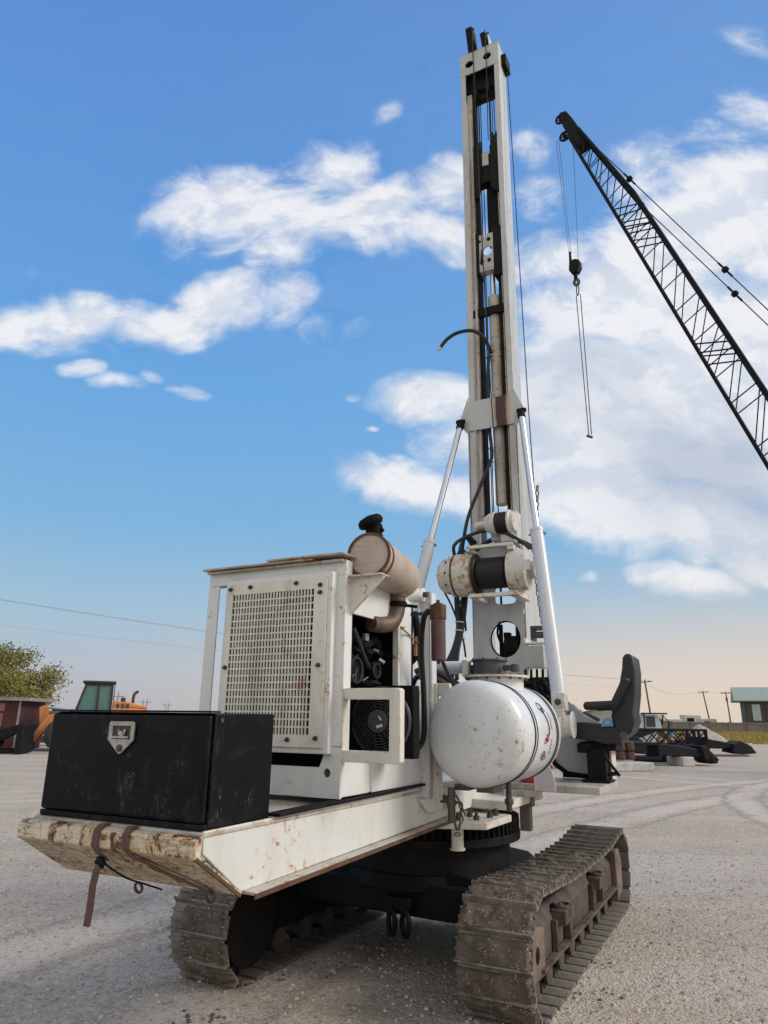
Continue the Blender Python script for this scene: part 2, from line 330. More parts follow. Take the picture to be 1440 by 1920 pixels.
def track_mat():
    b = NB('muddy_track_steel')
    n = b.noise(5, 6, 0.7, 0.3); f = b.noise(38, 5, 0.75); v = b.vor(55, out='Color'); vd = b.vor(55)
    c = b.mix(b.step(n, 0.36, 0.62), (0.120, 0.103, 0.086), (0.24, 0.214, 0.182))
    c = b.mix(b.math('MULTIPLY', b.step(f, 0.45, 0.65), 0.5), c, (0.07, 0.058, 0.048))
    peb = b.math('MULTIPLY', b.step(vd, 0.30, 0.18), b.step(b.noise(7, 4), 0.5, 0.62))
    c = b.mix(b.math('MULTIPLY', peb, 0.75), c, (0.33, 0.29, 0.24))
    b.bump(b.math('ADD', f, peb), 0.55, 0.008)
    return b.out(c, 0.85)
M['track'] = track_mat()
def mud_mat():
    b = NB('dried_mud_with_pebbles')
    v = b.vor(70); vc = b.vor(70, out='Color'); n = b.noise(9, 6, 0.75); f = b.noise(60, 4, 0.7)
    c = b.mix(b.step(n, 0.35, 0.65), (0.080, 0.064, 0.052), (0.155, 0.128, 0.104))
    peb = b.math('MULTIPLY', b.step(v, 0.36, 0.25), b.step(b.noise(17, 3), 0.47, 0.56))
    pc = b.mix(b.vor(70, out='Distance'), (0.50, 0.44, 0.36), (0.30, 0.25, 0.20))
    c = b.mix(b.math('MULTIPLY', peb, 0.85), c, pc)
    b.bump(b.math('ADD', b.math('MULTIPLY', peb, 1.3), f), 0.8, 0.012)
    return b.out(c, 0.92)
M['mud'] = mud_mat()
M['bracket_rust'] = simple('bracket_rust', (0.115, 0.080, 0.063), 0.85, 0, 0.5, 11, 0.8, 0.30)
M['end_rust'] = simple('worn_rusty_plate', (0.19, 0.135, 0.105), 0.75, 0.0, 0.5, 6, 0.4, 0.38)
b = NB('stuck_pebbles'); oi = b.new('ShaderNodeNewGeometry')
M['pebble'] = b.out(b.mix(oi.outputs['Random Per Island'], (0.14, 0.115, 0.09), (0.55, 0.49, 0.41)), 0.9)
M['track_frame'] = simple('dusty_rusted_frame', (0.085, 0.070, 0.060), 0.75, 0.0, 0.5, 5, 0.4, 0.42)

def ground_mat():
    b = NB('crushed_limestone')
    g = b.new('ShaderNodeNewGeometry'); P = g.outputs['Position']
    sepx = b.new('ShaderNodeSeparateXYZ'); b.l.new(P, sepx.inputs[0])
    big = b.noise(0.22, 5, 0.6, 0.5, vec=P); mid = b.noise(1.7, 6, 0.65, vec=P)
    lane = b.noise(1.0, 5, 0.6, 0.5, vec=P, sc=(0.10, 0.9, 1))
    v1 = b.vor(60, vec=P); vc = b.new('ShaderNodeTexVoronoi'); b.l.new(P, vc.inputs['Vector']); vc.inputs['Scale'].default_value = 60
    v2 = b.new('ShaderNodeTexVoronoi'); b.l.new(P, v2.inputs['Vector']); v2.inputs['Scale'].default_value = 27
    fine = b.noise(180, 3, 0.7, vec=P)
    c = b.mix(b.step(big, 0.35, 0.68), (0.450, 0.386, 0.302), (0.550, 0.475, 0.375))
    c = b.mix(b.math('MULTIPLY', b.step(mid, 0.42, 0.7), 0.45), c, (0.34, 0.285, 0.25))
    c = b.mix(b.math('MULTIPLY', b.step(lane, 0.48, 0.62), 0.75), c, (0.60, 0.525, 0.455))
    c = b.mix(b.math('MULTIPLY', b.step(lane, 0.44, 0.34), 0.45), c, (0.33, 0.285, 0.25))
    bw = b.new('ShaderNodeRGBToBW'); b.l.new(vc.outputs['Color'], bw.inputs[0])
    bw2 = b.new('ShaderNodeRGBToBW'); b.l.new(v2.outputs['Color'], bw2.inputs[0])
    fa = b.new('ShaderNodeCameraData')      # texture detail melts with distance so it does not sparkle
    # curved tyre tracks pressed pale into the surface
    for (tx, ty, rad, wdt, st) in ((35.1, -12.6, 40.0, 0.36, 0.85), (35.1, -12.6, 41.7, 0.34, 0.8), (22.3, 9.5, 15.9, 0.30, 0.85), (22.3, 9.5, 14.3, 0.30, 0.8), (22.0, 11.5, 11.2, 0.30, 0.7), (20.0, 30.0, 13.0, 0.36, 0.65), (20.0, 30.0, 14.7, 0.36, 0.65), (-14.0, 34.0, 19.0, 0.35, 0.45), (-14.0, 34.0, 21.0, 0.35, 0.45)):
        dn = b.new('ShaderNodeVectorMath', operation='DISTANCE'); wob = b.new('ShaderNodeVectorMath', operation='ADD')
        b.l.new(P, dn.inputs[0]); dn.inputs[1].default_value = (tx, ty, 0)
        dd = b.math('ABSOLUTE', b.math('SUBTRACT', b.math('ADD', dn.outputs['Value'], b.math('MULTIPLY', mid, 0.5)), rad + 0.25))
        c = b.mix(b.math('MULTIPLY', b.step(dd, wdt, wdt * 0.3), b.math('MULTIPLY', b.step(big, 0.3, 0.55), st)), c, (0.74, 0.65, 0.55))
        c = b.mix(b.math('MULTIPLY', b.step(b.math('ABSOLUTE', b.math('SUBTRACT', dd, wdt * 1.2)), 0.10, 0.03), st * 0.8), c, (0.25, 0.215, 0.18))
    c = b.mix(0.42, c, b.mix(bw.outputs[0], (0.20, 0.172, 0.140), (0.72, 0.63, 0.52)), 'MIX')
    c = b.mix(b.math('MULTIPLY', b.step(bw2.outputs[0], 0.72, 0.80), 0.45), c, (0.56, 0.53, 0.49))
    c = b.mix(b.math('MULTIPLY', b.step(bw2.outputs[0], 0.24, 0.18), 0.35), c, (0.16, 0.14, 0.13))
    h = b.math('ADD', b.math('MULTIPLY', v1, -1.2), b.math('ADD', b.math('MULTIPLY', fine, 0.7), b.math('MULTIPLY', v2.outputs['Distance'], -0.9)))
    b.bump(h, 0.8, 0.012)
    # grass beyond the yard
    return b.out(c, 0.95, 0.0, 0.2)
M['ground'] = ground_mat()
b = NB('loose_stones'); oi = b.new('ShaderNodeNewGeometry')
c = b.mix(oi.outputs['Random Per Island'], (0.24, 0.20, 0.175), (0.60, 0.52, 0.455)); M['stone'] = b.out(c, 0.9)
b = NB('gravel_pile'); bwv = b.new('ShaderNodeTexVoronoi'); b.l.new(b.o, bwv.inputs[0]); bwv.inputs['Scale'].default_value = 9
bb = b.new('ShaderNodeRGBToBW'); b.l.new(bwv.outputs['Color'], bb.inputs[0]); b.bump(b.noise(12, 5), 0.6, 0.05)
M['pile'] = b.out(b.mix(bb.outputs[0], (0.24, 0.20, 0.17), (0.44, 0.39, 0.34)), 0.95)
b = NB('dry_grass'); c = b.mix(b.step(b.noise(0.35, 5, 0.7), 0.4, 0.6), (0.44, 0.33, 0.10), (0.27, 0.225, 0.075)); M['grass'] = b.out(c, 0.9)
b = NB('autumn_leaves'); oi = b.new('ShaderNodeNewGeometry')
c = b.mix(oi.outputs['Random Per Island'], (0.06, 0.08, 0.016), (0.23, 0.195, 0.032)); M['leaf'] = b.out(c, 0.7)
b = NB('dark_leaves'); oi = b.new('ShaderNodeNewGeometry')
c = b.mix(oi.outputs['Random Per Island'], (0.03, 0.04, 0.018), (0.07, 0.07, 0.03)); M['leaf_dark'] = b.out(c, 0.7)
M['bark'] = simple('bark', (0.06, 0.045, 0.035), 0.9, 0, 0.4, 6)
M['wood_grey'] = simple('weathered_boards', (0.23, 0.20, 0.175), 0.85, 0, 0.5, 1.2, 0, 0.6, sc=(6, 6, 1))
M['pole'] = simple('pole_wood', (0.12, 0.09, 0.07), 0.9, 0, 0.4, 4)
M['crane_black'] = simple('crane_black_paint', (0.004, 0.004, 0.006), 0.6, 0.0, 0.3, 3, spec=0.2)
M['yard_black'] = simple('yard_black_paint', (0.008, 0.009, 0.013), 0.6, 0.0, 0.5, 2, 0.0, 0.5, spec=0.25)
M['concrete'] = simple('pale_concrete', (0.52, 0.51, 0.49), 0.8, 0, 0.4, 4)
M['loader_orange'] = simple('faded_orange_paint', (0.60, 0.235, 0.065), 0.5, 0, 0.4, 2, 0, 0.7)
M['dark_trim'] = simple('dark_trim', (0.025, 0.028, 0.03), 0.5)
M['tyre'] = simple('dusty_tyre', (0.045, 0.042, 0.040), 0.85, 0, 0.4, 5, 0.3)
b = NB('green_tinted_glass'); b.p.inputs['Transmission Weight'].default_value = 0.35; M['glass'] = b.out((0.10, 0.23, 0.21), 0.12)
M['shed_red'] = simple('dark_red_boards', (0.085, 0.02, 0.022), 0.7, 0, 0.4, 2)
M['shed_pink'] = simple('pale_pink_panel', (0.34, 0.15, 0.17), 0.7, 0, 0.5, 3, 0, 0.6)
M['roof_grey'] = simple('grey_sheet_roof', (0.33, 0.32, 0.31), 0.6, 0.2, 0.4, 2)
M['roof_teal'] = simple('pale_teal_roof', (0.33, 0.375, 0.34), 0.9, 0.0, 0.2, 1, spec=0.1)
M['wall_dark'] = simple('dark_brown_siding', (0.075, 0.065, 0.060), 0.7, 0, 0.3, 1)
M['wall_pale'] = simple('pale_metal_siding', (0.50, 0.50, 0.49), 0.6, 0, 0.3, 1)
M['trim_pale'] = simple('pale_trim', (0.46, 0.56, 0.60), 0.5)
M['cab_pale'] = simple('pale_blue_cab', (0.42, 0.50, 0.52), 0.45)
M['white_far'] = simple('far_white', (0.60, 0.60, 0.60), 0.6)
M['wire'] = simple('aluminium_wire', (0.22, 0.22, 0.22), 0.5)

# ------------------------------------------------------------------ mesh builder
def V3(*a): return Vector(a)
class MB:
    def __init__(s): s.v = []; s.f = []; s.marks = []
    def cut(s): s.marks.append((len(s.v), len(s.f))); return s
    def add(s, vs_, fs):
        o = len(s.v); s.v += [tuple(v) for v in vs_]; s.f += [tuple(i + o for i in f) for f in fs]; return s
    def box(s, x0, x1, y0, y1, z0, z1):
        if x0 > x1: x0, x1 = x1, x0
        if y0 > y1: y0, y1 = y1, y0
        if z0 > z1: z0, z1 = z1, z0
        return s.add([(x, y, z) for z in (z0, z1) for y in (y0, y1) for x in (x0, x1)],
                     [(0, 2, 3, 1), (4, 5, 7, 6), (0, 1, 5, 4), (2, 6, 7, 3), (0, 4, 6, 2), (1, 3, 7, 5)])
    def bar(s, a, b, w, h, up=(0, 0, 1)):
        a, b = Vector(a), Vector(b); d = (b - a).normalized(); u = Vector(up)
        if abs(d.dot(u)) > 0.98: u = Vector((0, 1, 0))
        sde = d.cross(u).normalized() * (w / 2); u2 = sde.cross(d).normalized() * (h / 2)
        c = [a - sde - u2, a + sde - u2, a + sde + u2, a - sde + u2]
        return s.add(c + [x + (b - a) for x in c], [(0, 3, 2, 1), (4, 5, 6, 7), (0, 1, 5, 4), (1, 2, 6, 5), (2, 3, 7, 6), (3, 0, 4, 7)])
    def prism(s, poly, axis, a0, a1):
        n = len(poly)
        def p(q, a):
            return {'x': (a, q[0], q[1]), 'y': (q[0], a, q[1]), 'z': (q[0], q[1], a)}[axis]
        vs_ = [p(q, a0) for q in poly] + [p(q, a1) for q in poly]
        fs = [tuple(range(n - 1, -1, -1)), tuple(range(n, 2 * n))] + [(i, (i + 1) % n, n + (i + 1) % n, n + i) for i in range(n)]
        return s.add(vs_, fs)
    def plate(s, outer, holes, axis, a0, a1):
        loops = [[Vector((q[0], q[1], 0)) for q in lp] for lp in [outer] + holes]
        tris = tessellate_polygon(loops); pts = [q for lp in loops for q in lp]; n = len(pts)
        def p(q, a): return {'x': (a, q[0], q[1]), 'y': (q[0], a, q[1]), 'z': (q[0], q[1], a)}[axis]
        vs_ = [p(q, a0) for q in pts] + [p(q, a1) for q in pts]
        fs = [tuple(t) for t in tris] + [tuple(reversed([i + n for i in t])) for t in tris]
        o = 0
        for lp in loops:
            m = len(lp)
            for i in range(m): fs.append((o + i, o + (i + 1) % m, n + o + (i + 1) % m, n + o + i))
            o += m
        return s.add(vs_, fs)
    def rings(s, path, n=20, cap=True):
        """path: list of (center, radius, axis dir)"""
        vs_ = []; u = None
        for c, r, d in path:
            c = Vector(c); d = Vector(d).normalized()
            if u is None: u = d.orthogonal().normalized()
            else:
                u = (u - d * u.dot(d)); u = u.normalized() if u.length > 1e-6 else d.orthogonal().normalized()
            w = d.cross(u)
            vs_ += [c + (u * math.cos(2 * PI * k / n) + w * math.sin(2 * PI * k / n)) * r for k in range(n)]
        fs = []
        for j in range(len(path) - 1):
            for k in range(n):
                fs.append((j * n + k, j * n + (k + 1) % n, (j + 1) * n + (k + 1) % n, (j + 1) * n + k))
        if cap: fs += [tuple(range(n - 1, -1, -1)), tuple(range((len(path) - 1) * n, len(path) * n))]
        return s.add(vs_, fs)
    def cyl(s, a, b, r, r2=None, n=20, cap=True):
        a, b = Vector(a), Vector(b); d = b - a
        return s.rings([(a, r, d), (b, r if r2 is None else r2, d)], n, cap)
    def lathe(s, a, d, prof, n=28, band=False):
        """prof: (distance along d, radius)"""
        a = Vector(a); d = Vector(d).normalized()
        if band: prof = list(prof) + [prof[0]]
        return s.rings([(a + d * t, max(r, 1e-4), d) for t, r in prof], n, not band)
    def tube(s, pts, r, n=8, sub=0):
        P = [Vector(p) for p in pts]
        if sub and len(P) > 2:
            Q = []
            for i in range(len(P) - 1):
                p0 = P[max(i - 1, 0)]; p1 = P[i]; p2 = P[i + 1]; p3 = P[min(i + 2, len(P) - 1)]
                for k in range(sub):
                    t = k / sub
                    Q.append(0.5 * ((2 * p1) + (p2 - p0) * t + (2 * p0 - 5 * p1 + 4 * p2 - p3) * t * t + (3 * p1 - p0 - 3 * p2 + p3) * t ** 3))
            Q.append(P[-1]); P = Q
        path = []
        for i, p in enumerate(P):
            d = P[min(i + 1, len(P) - 1)] - P[max(i - 1, 0)]
            path.append((p, r, d))
        return s.rings(path, n)
    def torus(s, c, ax, Rr, r, n=24, m=8, sc=(1, 1), a0=0.0, a1=2 * PI, up=None):
        c = Vector(c); ax = Vector(ax).normalized(); u = Vector(up).normalized() if up else ax.orthogonal().normalized(); w = ax.cross(u)
        full = abs(a1 - a0 - 2 * PI) < 1e-6; k = n if full else n + 1; vs_ = []
        for i in range(k):
            t = a0 + (a1 - a0) * i / n; e = u * math.cos(t) * sc[0] + w * math.sin(t) * sc[1]; ee = e.normalized()
            for j in range(m):
                q = 2 * PI * j / m; vs_.append(c + e * Rr + (ee * math.cos(q) + ax * math.sin(q)) * r)
        fs = []
        for i in range(n):
            i2 = (i + 1) % k
            for j in range(m): fs.append((i * m + j, i2 * m + j, i2 * m + (j + 1) % m, i * m + (j + 1) % m))
        return s.add(vs_, fs)
    def build(s, name, mat, parent=None, off=(0, 0, 0), bevel=0.0, angle=35, seg=2, flat=False):
        if s.marks:                      # several like pieces: an object each
            edges = [(0, 0)] + [m for m in s.marks if m != (len(s.v), len(s.f))] + [(len(s.v), len(s.f))]; first = None
            for (v0, f0), (v1, f1) in zip(edges[:-1], edges[1:]):
                q = MB(); q.v = s.v[v0:v1]; q.f = [tuple(i - v0 for i in f) for f in s.f[f0:f1]]
                o = q.build(name, mat, parent, off, bevel, angle, seg, flat); first = first or o
            return first
        me = bpy.data.meshes.new(name)
        me.from_pydata([(v[0] - off[0], v[1] - off[1], v[2] - off[2]) for v in s.v], [], s.f); me.update()
        import bmesh
        bm = bmesh.new(); bm.from_mesh(me); bmesh.ops.recalc_face_normals(bm, faces=bm.faces); bm.to_mesh(me); bm.free()
        me.materials.append(M[mat] if isinstance(mat, str) else mat)
        if not flat:
            for p in me.polygons: p.use_smooth = True
            me.set_sharp_from_angle(angle=R(angle))
        o = bpy.data.objects.new(name, me); COL.objects.link(o)
        if parent is not None: o.parent = parent
        if bevel:
            md = o.modifiers.new('bevel', 'BEVEL'); md.width = bevel; md.segments = seg; md.limit_method = 'ANGLE'; md.angle_limit = R(40); md.harden_normals = False
        return o
def tag(o, label=None, cat=None, group=None, kind=None):
    if label: o['label'] = label
    if cat: o['category'] = cat
    if group: o['group'] = group
    if kind: o['kind'] = kind
    return o
def thing(name, label, cat, loc=(0, 0, 0), rz=0.0, group=None):
    o = bpy.data.objects.new(name, None); o.empty_display_size = 0.2; COL.objects.link(o)
    o.location = loc; o.rotation_euler = (0, 0, rz); tag(o, label, cat, group); return o
def copy_tree(o, parent=None):
    c = o.copy(); COL.objects.link(c)
    if parent is not None: c.parent = parent
    for ch in list(o.children): copy_tree(ch, c)
    return c
def circ(cx, cz, rx, rz=None, n=32, p=1.0):
    rz = rz or rx; out = []
    for k in range(n):
        a = 2 * PI * k / n; ca, sa = math.cos(a), math.sin(a)
        out.append((cx + rx * math.copysign(abs(ca) ** p, ca), cz + rz * math.copysign(abs(sa) ** p, sa)))
    return out

# ------------------------------------------------------------------ ground
g = MB()
def gz(x, y):
    return 0.0
# one sheet, finer near the camera
xs = [-3000, -800, -300, -120, -60] + [x * 1.0 for x in range(-30, 31, 2)] + [60, 120, 300, 800, 3000]
ys = [-600, -100, -30] + [y * 1.0 for y in range(-10, 41, 2)] + [60, 90, 140, 250, 600, 1500, 4500]
nx, ny = len(xs), len(ys)
g.add([(x, y, 0) for y in ys for x in xs], [(j * nx + i, j * nx + i + 1, (j + 1) * nx + i + 1, (j + 1) * nx + i) for j in range(ny - 1) for i in range(nx - 1)])
tag(g.build('ground', 'ground', flat=True), kind='structure', label='pale crushed gravel yard')
# far fields beyond the fence
fm = MB(); fm.box(-3000, 3000, 118, 4400, -0.3, 0.006)
tag(fm.build('field', 'grass', flat=True), kind='structure', label='dry field beyond the yard')
# loose stones
st_ = MB()
def stone(x, y, r, z=0.0, mb=st_):
    a = random.random() * 6.28; k = random.uniform(0.6, 1.0); h = r * random.uniform(0.5, 0.9)
    pts = []
    for i in range(5):
        t = a + i * 1.2566; q = r * random.uniform(0.75, 1.1)
        pts.append((x + q * math.cos(t), y + q * k * math.sin(t), z - 0.002))
    tp = [(x + (p[0] - x) * 0.6 + random.uniform(-.1, .1) * r, y + (p[1] - y) * 0.6, z + h * random.uniform(.8, 1.1)) for p in pts]
    mb.add(pts + tp, [(5, 6, 7, 8, 9)] + [(i, (i + 1) % 5, 5 + (i + 1) % 5, 5 + i) for i in range(5)])
for i in range(15000):
    y = 2.2 + 11 * random.random() ** 1.5; x = random.uniform(-0.68, 0.68) * (y + 0.6)
    stone(x, y, random.choice((0.004, 0.005, 0.006, 0.007, 0.009, 0.012)) * random.uniform(0.8, 1.2))
for i in range(2600):
    y = 2.4 + 7 * random.random() ** 1.3; x = random.uniform(-0.68, 0.68) * (y + 0.6)
    stone(x, y, random.uniform(0.010, 0.019))
tag(st_.build('loose_gravel', 'stone', flat=True), 'small loose stones scattered over the gravel yard', 'gravel', kind='stuff')

# ------------------------------------------------------------------ RIG frame: x = w (to the machine's right), y = d (away), z
AX = math.atan2(705, 1356)
Dv = Vector((math.sin(AX), math.cos(AX), 0)); Wv = Vector((math.cos(AX), -math.sin(AX), 0))
def rw(w, d, z=0.0): return Dv * d + Wv * w + Vector((0, 0, z))
OW, OD = -2.33, 5.35
OFF = (OW, OD, 0)
rig = thing('drill_rig', 'white crawler drill rig with tall vertical mast, tracks and rusty rear deck', 'drill rig', rw(OW, OD), -AX)
def P_(mb, name, mat, parent=None, bevel=0.0, **k): return mb.build(name, mat, parent or rig, OFF, bevel, **k)

# ---- deck
DZ = 1.215
b = MB()
for s_, w0, w1 in ((1, -1.98, -1.86), (-1, -2.80, -2.68)):
    # side beams: web + flanges
    wo_ = -1.865 if s_ > 0 else -2.795
    b.prism([(2.18, 1.115), (2.18, 1.19), (5.9, DZ - 0.004), (5.9, 1.03), (2.42, 0.945)], 'x', wo_ - 0.012 * s_, wo_)
dk = P_(b, 'deck', 'deck', bevel=0.003)
b = MB()   # beam flanges, rusty lower edge
for s_, wo_ in ((1, -1.865), (-1, -2.795)):
    b.bar((wo_ - 0.03 * s_ + 0.045 * s_, 2.44, 0.94), (wo_ + 0.015 * s_, 4.55, 0.985), 0.09, 0.012)
P_(b, 'lower_flange', 'white_dirty', dk, 0.003)
b = MB(); b.box(-2.79, -1.86, 2.17, 4.5, DZ - 0.045, DZ - 0.03); b.box(-2.79, -1.86, 4.5, 6.9, DZ - 0.045, DZ - 0.03)
P_(b, 'deck_plate', 'white_dirty', dk, 0.003)
b = MB(); b.bar((-1.875, 2.62, DZ - 0.014), (-1.875, 4.2, DZ + 0.004), 0.075, 0.012); P_(b, 'walkway_edge', 'black_steel', dk, 0.002)
# tail plate: lip and undercut face
b = MB()
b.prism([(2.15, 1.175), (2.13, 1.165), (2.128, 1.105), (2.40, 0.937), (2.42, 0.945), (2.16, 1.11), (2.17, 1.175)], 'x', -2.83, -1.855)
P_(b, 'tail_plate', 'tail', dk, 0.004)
b = MB(); b.bar((-1.856, 2.135, 1.105), (-1.856, 2.405, 0.937), 0.012, 0.012); b.cut(); b.bar((-1.803, 2.43, 0.934), (-1.803, 4.55, 0.980), 0.008, 0.018)
P_(b, 'rusty_edge', 'rust', dk)
b = MB()
for (w, d, z) in ((-2.37, 2.39, 0.925), (-1.98, 2.38, 0.935)):
    b.torus((w, d, z - 0.012), (0, 1, 0.2), 0.020, 0.006, 16, 6); b.cut()
P_(b, 'tie_ring', 'bolt', dk)
b = MB(); b.box(-2.2, -1.90, 4.3, 5.9, 0.93, 0.985); b.box(-2.80, -2.45, 4.3, 5.9, 0.93, 0.985); b.prism([(-1.90, 4.42), (-1.60, 4.55), (-1.58, 5.0), (-1.90, 5.2)], 'z', 0.93, 0.975); b.box(-2.0, -1.6, 5.0, 5.9, 1.0, 1.06)
P_(b, 'swivel_plate', 'white_cream', dk, 0.006)
b = MB()
for (w, d) in ((-1.80, 4.56), (-1.70, 4.63), (-1.66, 4.78), (-1.66, 4.9), (-1.79, 4.75)):
    b.cyl((w, d, 0.975), (w, d, 1.0), 0.022, n=6); b.cyl((w, d, 1.0), (w, d, 1.02), 0.012, n=10); b.cut()
P_(b, 'deck_bolt', 'bolt', dk)
b = MB(); b.cyl((-1.83, 4.62, 0.79), (-1.83, 4.62, 0.935), 0.04); b.cyl((-1.83, 4.62, 0.785), (-1.83, 4.62, 0.80), 0.05); P_(b, 'drive_shaft_housing', 'white_cream', dk, 0.003)

# ---- slew ring and undercarriage
b = MB(); cx, cy = -2.33, 5.25
n = 84
prof = []
for k in range(n):
    for q, rr in ((0.0, 0.66), (0.25, 0.695), (0.5, 0.695), (0.75, 0.66)):
        a = 2 * PI * (k + q) / n; prof.append((cx + rr * math.cos(a), cy + rr * math.sin(a)))
b.prism(prof, 'z', 0.83, 0.925)
P_(b, 'slew_gear', 'gear_black', angle=20)
b = MB(); b.lathe((cx, cy, 0.60), (0, 0, 1), [(0, 0.62), (0.165, 0.62), (0.17, 0.70), (0.225, 0.70), (0.228, 0.60)], 64); P_(b, 'slew_ring', 'gear_black', bevel=0.004)
b = MB()
b.lathe((cx, cy, 0.50), (0, 0, 1), [(0, 0.66), (0.05, 0.64), (0.10, 0.62), (0.105, 0.5)], 64)
b.prism([(-3.05, 0.60), (-3.05, 0.30), (-2.7, 0.37), (-1.95, 0.37), (-1.62, 0.30), (-1.62, 0.50), (-1.75, 0.60), (-2.0, 0.63), (-2.7, 0.63)], 'y', 4.75, 5.95)
b.prism([(-3.08, 0.50), (-3.08, 0.36), (-1.6, 0.34), (-1.6, 0.45), (-1.8, 0.55), (-2.85, 0.55)], 'y', 4.66, 6.10)
uc = P_(b, 'undercarriage', 'black_steel', bevel=0.012)
b = MB()
for w in (-2.30, -2.20):
    b.bar((w, 4.60, 0.44), (w, 4.60, 0.37), 0.045, 0.06)
    b.torus((w + 0.02, 4.57, 0.325), (0.6, 0.8, 0), 0.055, 0.018, 18, 8, sc=(0.85, 1.25), up=(0.8, -0.6, 0)); b.cut()
P_(b, 'tow_shackle', 'black_steel', uc, 0.004)
b = MB(); b.box(-2.34, -2.16, 4.58, 4.66, 0.40, 0.47); P_(b, 'tow_bracket', 'black_steel', uc, 0.006)

# ---- tracks
def belt(d0, d1, h):
    """path in (d, z); returns points with tangent at equal spacing"""
    r = h / 2.0; top = h; pts = []
    r0 = r * 0.98
    for k in range(13):                       # near end, bottom -> top
        a = -PI / 2 - PI * k / 12.0
        pts.append((d0 + r0 + r0 * math.cos(a), r + r0 * math.sin(a) * (r / r0)))
    m = 14
    for k in range(1, m):                     # top run with sag
        t = k / m; pts.append((d0 + r0 + (d1 - d0 - 2 * r0) * t, top - 0.055 * math.sin(PI * t) - 0.05 * t * math.sin(PI * t * 2) ** 2 * 0.4))
    for k in range(13):
        a = PI / 2 - PI * k / 12.0
        pts.append((d1 - r0 + r0 * math.cos(a), r + r0 * math.sin(a) * (r / r0)))
    pts.append((d0 + r0, 0.0))
    P = [Vector((p[0], 0, p[1] + 0.012)) for p in pts]
    Ls = [0]
    for i in range(1, len(P)): Ls.append(Ls[-1] + (P[i] - P[i - 1]).length)
    return P, Ls
def at_len(P, Ls, s):
    s = s % Ls[-1]
    for i in range(1, len(P)):
        if s <= Ls[i]:
            t = (s - Ls[i - 1]) / max(1e-6, Ls[i] - Ls[i - 1]); return P[i - 1].lerp(P[i], t)
    return P[-1]
def make_track(w0, w1, d0, d1, h, outer, label):
    """w0..w1 shoe width; outer = +1 when the outside is towards +w"""
    P, Ls = belt(d0, d1, h); tot = Ls[-1]; cw = (w0 + w1) / 2
    fr = MB()
    a0, a1 = d0 + 0.42, d1 - 0.42; fo = cw + outer * 0.13; fi = cw - outer * 0.13
    lo, hi = min(fo, fi), max(fo, fi)
    fr.prism([(lo, 0.20), (hi, 0.20), (hi, 0.40), (cw + 0.07, 0.47), (cw - 0.07, 0.47), (lo, 0.40)], 'y', a0, a1)
    fmat = 'track_frame' if outer > 0 else 'black_steel'  # left frame goes black: shade under the deck put into its colour
    frame = P_(fr, 'track_frame', fmat, bevel=0.01)
    tag(frame, label)
    f2 = MB()
    f2.box(fo - 0.01, fo + outer * 0.012, a0 - 0.05, a1 - 0.0, 0.155, 0.215)                 # lower rail
    f2.bar((fo + outer * 0.03, a0 - 0.05, 0.215), (fo + outer * 0.03, a1, 0.215), 0.05, 0.02)
    P_(f2, 'lower_rail', 'bracket_rust', frame, 0.006)
    f3 = MB()
    for d in (a0 + (a1 - a0) * 0.20, a0 + (a1 - a0) * 0.66):
        f3.prism([(d - 0.13, 0.36), (d + 0.13, 0.36), (d + 0.11, 0.44), (d - 0.10, 0.44)], 'x', fo - outer * 0.02, fo + outer * 0.085)
        f3.lathe((fo + outer * 0.03, d, 0.425), (0, 0, 1), [(0, 0.045), (0, 0.068), (0.035, 0.064), (0.04, 0.045)], 16, True); f3.cyl((fo + outer * 0.02, d + 0.01, 0.43), (fo + outer * 0.03, d, 0.458), 0.022, n=8)
        f3.prism([(d + 0.14, 0.22), (d + 0.17, 0.22), (d + 0.17, 0.43), (d + 0.14, 0.43)], 'x', fo, fo + outer * 0.05)
        f3.prism([(d - 0.17, 0.22), (d - 0.15, 0.22), (d - 0.15, 0.40), (d - 0.17, 0.40)], 'x', fo, fo + outer * 0.04); f3.cut()
    P_(f3, 'carrier_bracket', 'bracket_rust', frame, 0.014)
    f4 = MB()                                                                                 # idler yoke, sprocket cover
    f4.prism([(d0 + 0.20, 0.18), (a0 + 0.05, 0.18), (a0 + 0.05, 0.42), (d0 + 0.34, 0.45), (d0 + 0.20, 0.40)], 'x', fo - outer * 0.02, fo + outer * 0.03); f4.cut()
    f4.prism([(a1 - 0.05, 0.10), (d1 - 0.22, 0.16), (d1 - 0.20, 0.40), (d1 - 0.30, 0.50), (a1 - 0.05, 0.50)], 'x', fo - outer * 0.04, fo + outer * 0.05)
    P_(f4, 'end_plate', 'end_rust' if outer > 0 else 'black_steel', frame, 0.01)  # left plate black too, its shade painted in
    r = h / 2
    idl = MB(); idl.lathe((cw - 0.06, d0 + r, r + 0.012), (1, 0, 0), [(0, 0.08), (0.0, r - 0.085), (0.03, r - 0.07), (0.04, r - 0.045), (0.08, r - 0.045), (0.09, r - 0.07), (0.12, r - 0.085), (0.12, 0.08)], 36)
    idl.cyl((cw - 0.16, d0 + r, r), (cw + 0.16, d0 + r, r), 0.05)
    idl.lathe((cw - outer * 0.13, d0 + r, r + 0.012), (-outer, 0, 0), [(0, 0.06), (0.0, r - 0.07), (0.05, r - 0.06), (0.055, r - 0.10), (0.06, 0.05)], 36)
    P_(idl, 'idler_wheel', 'gear_black', frame, 0.004)
    sp = MB(); pr = []
    for k in range(20):
        for q, rr in ((0, r - 0.075), (0.3, r - 0.04), (0.55, r - 0.04), (0.8, r - 0.075)):
            a = 2 * PI * (k + q) / 20; pr.append((d1 - r + rr * math.cos(a), r + 0.012 + rr * math.sin(a)))
